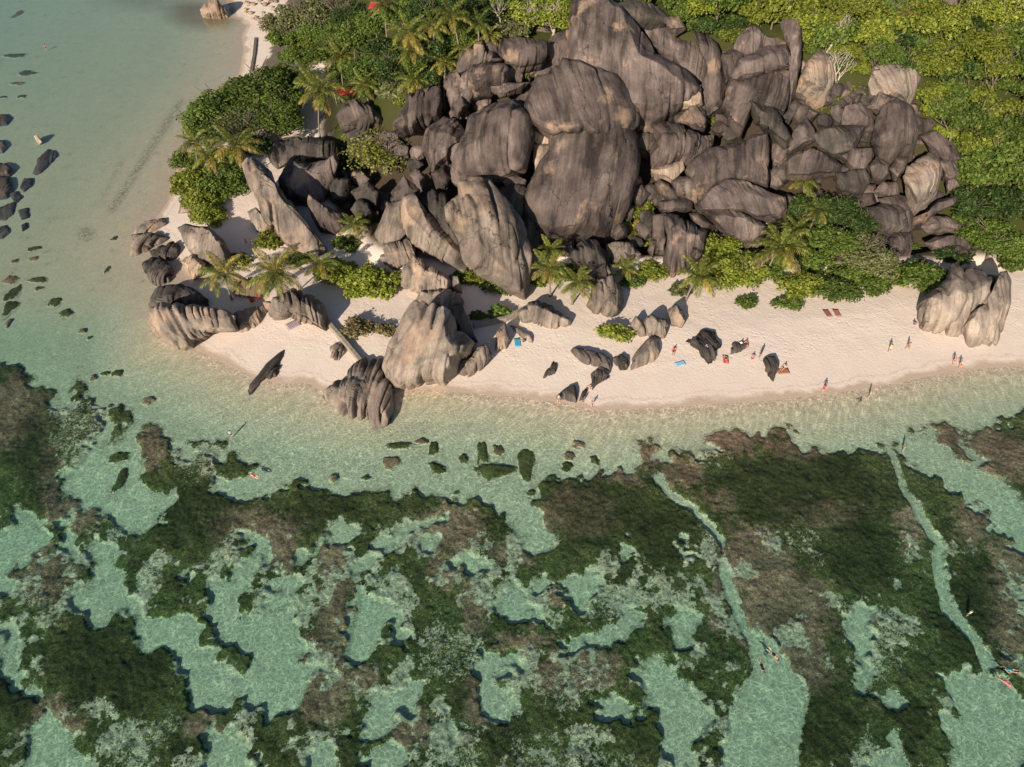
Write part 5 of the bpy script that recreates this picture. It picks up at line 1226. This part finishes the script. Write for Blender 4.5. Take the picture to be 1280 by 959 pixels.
# thatched lean-to under the palms
x, y, z = place(313, 372); r = link('thatched_shelter', None, loc=(x, y, z), label='brown thatched lean-to shelter under the palms by the fluted boulder', cat='shelter')
THATCH = mat_plain('dry_thatch', (.17, .125, .085), .95, .45, 9)
for k in range(16):
    u = -2.6 + k * .34; th = MB(); jz = random.uniform(-.08, .08)
    th.box((u, .9 + random.uniform(-.1, .1), 1.35 + jz), (.40, 3.6 + random.uniform(-.5, .5) - abs(u) * .35, .07), Matrix.Rotation(R(33), 3, 'X') @ Matrix.Rotation(random.uniform(-.05, .05), 3, 'Z'))
    link('thatch_strip', th.mesh('thatch_strip'), THATCH, parent=r)
for sx in (-2.2, 0, 2.2): link('post', MB().tube([(sx, 2.1, -.3), (sx, 2.1, 2.1)], [.06, .05], 6).mesh('post'), BARK, parent=r)
link('ridge_pole', MB().tube([(-2.8, 2.15, 2.12), (2.8, 2.15, 2.12)], [.06, .06], 6).mesh('ridge_pole'), BARK, parent=r)
for px, py, rz, lb in ((316, 379, .5, 'red beach chair in front of the thatched shelter, lower backed'), (325, 374, .7, 'red beach chair tucked under the edge of the thatched shelter')):
    x, y, z = place(px, py); r = link('beach_chair', None, loc=(x, y, z), label=lb, cat='chair'); r.rotation_euler.z = rz
    link('seat', MB().box((0, .25, .30), (.62, 1.2, .05)).mesh('seat'), RED, parent=r)
    link('backrest', MB().box((0, -.55, .58), (.62, .05, .75), Matrix.Rotation(R(35), 3, 'X')).mesh('backrest'), RED, parent=r)
    for sx in (-.28, .28):
        for sy in (-.25, .75): link('leg', MB().tube([(sx, sy, 0), (sx, sy, .29)], [.02, .02], 5).mesh('leg'), WHITE, parent=r)

# ------------------------------------------------------------------ people
J0 = {'pel': (0, 0, .95), 'spi': (0, .01, 1.14), 'che': (0, 0, 1.34), 'nec': (0, 0, 1.50), 'hea': (0, .02, 1.61), 'top': (0, .015, 1.72), 'nos': (0, .115, 1.60)}
RAD = {'pel': (.135, .10), 'spi': (.125, .09), 'che': (.15, .10), 'nec': (.055, .055), 'hea': (.088, .098), 'top': (.065, .075), 'nos': (.016, .018),
       'sh': (.062, .06), 'el': (.042, .042), 'wr': (.030, .028), 'ha': (.038, .018), 'hi': (.085, .085), 'kn': (.056, .058), 'an': (.036, .038), 'to': (.036, .025), 'ea': (.016, .02)}
def joints(pose):
    J = dict(J0)
    for s, n in ((-1, 'L'), (1, 'R')):
        J['ea' + n] = (s * .098, .01, 1.60)
        J['sh' + n] = (s * .185, 0, 1.42); J['el' + n] = (s * .25, -.02, 1.14); J['wr' + n] = (s * .27, .06, .90); J['ha' + n] = (s * .27, .09, .81)
        J['hi' + n] = (s * .095, 0, .89); J['kn' + n] = (s * .105, .02, .49); J['an' + n] = (s * .11, -.01, .09); J['to' + n] = (s * .12, .15, .03)
        if pose == 'walk':
            f = s * .5
            J['kn' + n] = (s * .1, .17 * (s > 0) - .02, .50); J['an' + n] = (s * .1, .30 if s > 0 else -.32, .09 if s > 0 else .16); J['to' + n] = (s * .1, .46 if s > 0 else -.18, .05)
            J['el' + n] = (s * .24, -.12 * s, 1.15); J['wr' + n] = (s * .25, -.18 * s + .12, .95); J['ha' + n] = (s * .25, -.2 * s + .18, .87)
        if pose == 'sit':
            J['kn' + n] = (s * .15, .42, .50); J['an' + n] = (s * .13, .74, .09); J['to' + n] = (s * .14, .90, .04); J['hi' + n] = (s * .1, .04, .13)
            J['el' + n] = (s * .28, -.10, .55); J['wr' + n] = (s * .27, .14, .48); J['ha' + n] = (s * .24, .24, .48); J['sh' + n] = (s * .185, -.14, .62); J['ea' + n] = (s * .098, -.10, .82)
        if pose in ('lie', 'swim'):
            for k in ('ea', 'sh', 'el', 'wr', 'ha', 'hi', 'kn', 'an', 'to'):
                x_, y_, z_ = J[k + n]; J[k + n] = (x_, z_ - .9, .13 - y_ if pose == 'lie' else y_)
            if pose == 'swim':
                J['el' + n] = (s * .34, .72 if s > 0 else .30, -.04); J['wr' + n] = (s * .26, .96 if s > 0 else .08, -.05); J['ha' + n] = (s * .25, 1.05 if s > 0 else 0.0, -.05)
                J['kn' + n] = (s * .13, -.42, -.06 + .06 * s); J['an' + n] = (s * .18, -.82, -.03 - .08 * s); J['to' + n] = (s * .2, -.97, -.05 - .08 * s)
    if pose == 'sit':
        J.update({'pel': (0, 0, .15), 'spi': (0, -.08, .34), 'che': (0, -.14, .55), 'nec': (0, -.13, .71), 'hea': (0, -.09, .83), 'top': (0, -.09, .94), 'nos': (0, .005, .82)})
    if pose in ('lie', 'swim'):
        for k in J0: x_, y_, z_ = J0[k]; J[k] = (x_, z_ - .9, (.13 + y_) if pose == 'lie' else -y_)
    return J
BONES = [('pel', 'spi'), ('spi', 'che'), ('che', 'nec'), ('nec', 'hea'), ('hea', 'top'), ('hea', 'nos')] + [(a + n if a != 'che' and a != 'pel' and a != 'hea' else a, b + n) for n in 'LR' for a, b in (('che', 'sh'), ('sh', 'el'), ('el', 'wr'), ('wr', 'ha'), ('pel', 'hi'), ('hi', 'kn'), ('kn', 'an'), ('an', 'to'), ('hea', 'ea'))]
def skin_mesh(V, E, Rd, name, sub=1):
    me = bpy.data.meshes.new(name); me.from_pydata(V, E, []); o = bpy.data.objects.new(name, me); col.objects.link(o)
    o.modifiers.new('skin', 'SKIN'); 
    for i, d in enumerate(me.skin_vertices[0].data): d.radius = Rd[i]; d.use_root = False
    roots = set(); seen = set(); adj = {i: [] for i in range(len(V))}
    for a, b in E: adj[a].append(b); adj[b].append(a)
    for i in range(len(V)):
        if i in seen: continue
        me.skin_vertices[0].data[i].use_root = True; st = [i]
        while st:
            q = st.pop()
            if q in seen: continue
            seen.add(q); st += adj[q]
    s = o.modifiers.new('sub', 'SUBSURF'); s.levels = sub; s.render_levels = sub
    dg = bpy.context.evaluated_depsgraph_get(); r = bpy.data.meshes.new_from_object(o.evaluated_get(dg)); r.name = name
    bpy.data.objects.remove(o); r.polygons.foreach_set('use_smooth', [True] * len(r.polygons)); r.materials.clear(); return r
def make_body(pose):
    J = joints(pose); names = list(J); V = [J[n] for n in names]; E = [(names.index(a), names.index(b)) for a, b in BONES]; Rd = [RAD[n[:2]] if n not in RAD else RAD[n] for n in names]
    for s, n in ((-1, 'L'), (1, 'R')):                     # five fingers on each hand, rooted in the palm
        w, h = Vector(J['wr' + n]), Vector(J['ha' + n]); d = (h - w).normalized(); sd_ = d.cross(Vector((0, .3, 1) if abs(d.z) < .8 else (0, 1, 0))).normalized()
        for k, (off, ln) in enumerate(((-.028, .075), (-.010, .088), (.010, .082), (.028, .062))):
            b = len(V); q = h + sd_ * off; V += [tuple(q), tuple(q + d * ln * .55), tuple(q + d * ln + Vector((0, .012, 0)))]; E += [(b, b + 1), (b + 1, b + 2)]; Rd += [(.010, .010), (.009, .009), (.007, .007)]
        b = len(V); q = w.lerp(h, .45); V += [tuple(q), tuple(q + sd_ * -.045 * s + d * .03), tuple(q + sd_ * -.06 * s + d * .07)]; E += [(b, b + 1), (b + 1, b + 2)]; Rd += [(.012, .012), (.011, .011), (.008, .008)]
    me = skin_mesh(V, E, Rd, 'body_' + pose)
    co = np.array([v.co for v in me.vertices]); no = np.array([v.normal for v in me.vertices]); fc = [list(p.vertices) for p in me.polygons]
    bd = np.full((len(BONES), len(co)), 9.0)
    for i, (a, b) in enumerate(BONES):
        p, q = np.array(J[a]), np.array(J[b]); e = q - p; t = np.clip(((co - p) @ e) / (e @ e), 0, 1); bd[i] = np.linalg.norm(co - p - t[:, None] * e, axis=1)
        if b[:2] == 'kn': bd[i] = np.where(t > .5, 9, bd[i]); 
    near = bd.argmin(0)
    def piece(bones, off, nm, test=None):
        ids = {i for i, bn in enumerate(BONES) if bn in bones}; sel = [f for f in fc if all(near[v] in ids and (test is None or test(co[v])) for v in f)]
        us = sorted({v for f in sel for v in f}); mp = {v: i for i, v in enumerate(us)}
        m = bpy.data.meshes.new(nm); m.from_pydata([tuple(co[v] + no[v] * off) for v in us], [], [[mp[v] for v in f] for f in sel]); m.update(); m.polygons.foreach_set('use_smooth', [True] * len(m.polygons)); return m
    hd = np.array(J['hea']); nz = np.array(J['nos']) - hd
    return {'body': me, 'shorts': piece([('pel', 'spi'), ('pel', 'hiL'), ('pel', 'hiR'), ('hiL', 'knL'), ('hiR', 'knR')], .014, 'shorts'),
            'shirt': piece([('spi', 'che'), ('che', 'nec'), ('che', 'shL'), ('che', 'shR'), ('pel', 'spi')], .016, 'shirt'),
            'hair': piece([('hea', 'top'), ('nec', 'hea'), ('hea', 'eaL'), ('hea', 'eaR')], .018, 'hair', lambda c: (c - hd) @ nz < .002)}
POSE = {p: make_body(p) for p in ('stand', 'walk', 'sit', 'lie', 'swim')}
SKIN = [mat_plain('skin_tanned', (.42, .23, .15), .6, .1), mat_plain('skin_fair', (.58, .36, .27), .6, .1), mat_plain('skin_brown', (.22, .12, .075), .6, .1)]
HAIR = [mat_plain('hair_dark', (.03, .02, .015), .6, .2), mat_plain('hair_fair', (.30, .20, .10), .6, .2)]
CLO = {k: mat_plain('cloth_' + k, c, .85, .1) for k, c in {'yellow': (.75, .62, .03), 'red': (.55, .05, .04), 'black': (.02, .02, .025), 'white': (.75, .74, .72), 'blue': (.04, .12, .40), 'pink': (.75, .16, .20), 'teal': (.03, .28, .32), 'brown': (.20, .11, .06), 'navy': (.02, .03, .09)}.items()}
def person(px, py, pose, rz, label, shirt=None, shorts='black', sk=0, hair=0, s=1.0, water=None):
    x, y, z = place(px, py)
    if water is not None: q = plane_at(px, py, water); x, y, z = q[0], q[1], water
    r = link('person', None, loc=(x, y, z), label=label, cat='person'); r.rotation_euler.z = rz; r.scale = (s,) * 3
    P_ = POSE[pose]
    link('body', mat_copy(P_['body'], SKIN[sk]), parent=r); link('hair', mat_copy(P_['hair'], HAIR[hair]), parent=r)
    if shorts: link('shorts', mat_copy(P_['shorts'], CLO[shorts]), parent=r)
    if shirt: link('shirt', mat_copy(P_['shirt'], CLO[shirt]), parent=r)
PEOPLE = [(1111, 440, 'walk', -.6, 'person in a yellow top walking along the beach', 'yellow', 'white'), (1133, 438, 'walk', -1.2, 'person without a shirt walking beside the one in yellow', None, 'brown'),
 (1191, 457, 'stand', 2.6, 'person in pink swimwear standing at the wash below the folded boulder', 'pink', 'pink', 1), (1199, 461, 'stand', 2.9, 'person in red shorts standing at the wash below the folded boulder', None, 'red', 1),
 (1028, 492, 'walk', -.4, 'person in red walking on the wet sand', 'red', 'red', 1), (1084, 500, 'stand', 1.2, 'person in black shorts wading off the wet sand', None, 'black', 1), (1073, 505, 'sit', .5, 'person in navy sitting in the shallows beside the wader', 'navy', 'navy', 0, 0, .8),
 (1127, 566, 'stand', .8, 'person in red and blue wading by the mouth of the sandy channel', 'red', 'blue', 1), (925, 434, 'sit', 2.9, 'person with fair hair sitting on the small dark rock', 'white', 'brown', 1, 1), (931, 433, 'sit', 3.3, 'person in red sitting on the small dark rock', 'red', 'black', 1),
 (907, 449, 'lie', 0.1, 'person in black swimwear lying on the scarlet towel', None, 'black', 1), (940, 449, 'sit', 2.7, 'person in pink sitting on the sand between two dark rocks', 'pink', 'black', 1), (949, 448, 'stand', .3, 'person in black standing next to the one in pink', 'black', 'black', 2),
 (979, 463, 'sit', 2.2, 'person sitting on the rust coloured towel', None, 'brown', 1), (841, 441, 'sit', 3.0, 'person in red and black sitting above the pale blue towel', 'red', 'black', 0), (881, 441, 'stand', 2.4, 'person in blue leaning at the claw-shaped rock', 'blue', 'blue', 1),
 (655, 429, 'sit', 1.0, 'person in navy sitting beside the bright blue sarong', 'navy', 'black', 0), (698, 504, 'walk', 2.8, 'person in brown swimwear stepping out at the fin-shaped rock', None, 'brown', 1), (728, 505, 'stand', .2, 'person in black at the wash below the small dark stone', 'black', 'black', 2, 0, .75),
 (739, 510, 'walk', .4, 'person in pink running through the wash', 'pink', 'pink', 1, 0, .8), (739, 487, 'sit', .9, 'person sitting against the dark rounded rock with a tail', None, 'red', 1), (291, 549, 'stand', .8, 'person in a white shirt wading alone off the small cove', 'white', 'blue', 1),
 (742, 393, 'stand', 1.1, 'person in red standing against the grey pointed boulder', 'red', 'black', 0), (823, 420, 'sit', .6, 'person in brown sitting in the shade of the split beige boulder', 'brown', 'black', 2), (1142, 407, 'sit', -1.0, 'person in blue sitting against the massive folded boulder', 'blue', 'red', 1),
 (309, 307, 'walk', 2.4, 'person in a pink top walking on the sandy track beside the one in red', 'pink', 'black', 1), (316, 309, 'walk', 2.6, 'person in a red top walking on the sandy track beside the one in pink', 'red', 'white', 1), (59, 64, 'stand', .5, 'person in red wading far out in the bay', 'red', 'black', 1),
 (1207, 772, 'stand', .3, 'person in white bathing halfway along the sandy channel', 'white', 'black', 1)]
for p in PEOPLE: person(*p)
person(318, 595, 'swim', 1.2, 'person swimming over the sand off the small cove', None, 'red', 1, 0, 1, -.06)
person(967, 818, 'swim', 3.7, 'person in black shorts snorkelling at the end of the left sandy channel', None, 'black', 1, 0, 1, -.05)
person(952, 832, 'swim', 3.3, 'person in a black wetsuit top snorkelling beside the one in shorts', 'black', 'black', 1, 0, 1, -.05)
person(1256, 852, 'swim', 3.9, 'person in pink swimwear floating where the sandy channel widens', 'pink', 'pink', 1, 1, 1, -.05)
person(1264, 838, 'swim', 1.4, 'person in teal swimwear floating beside the one in pink', 'teal', 'teal', 1, 0, 1, -.05)
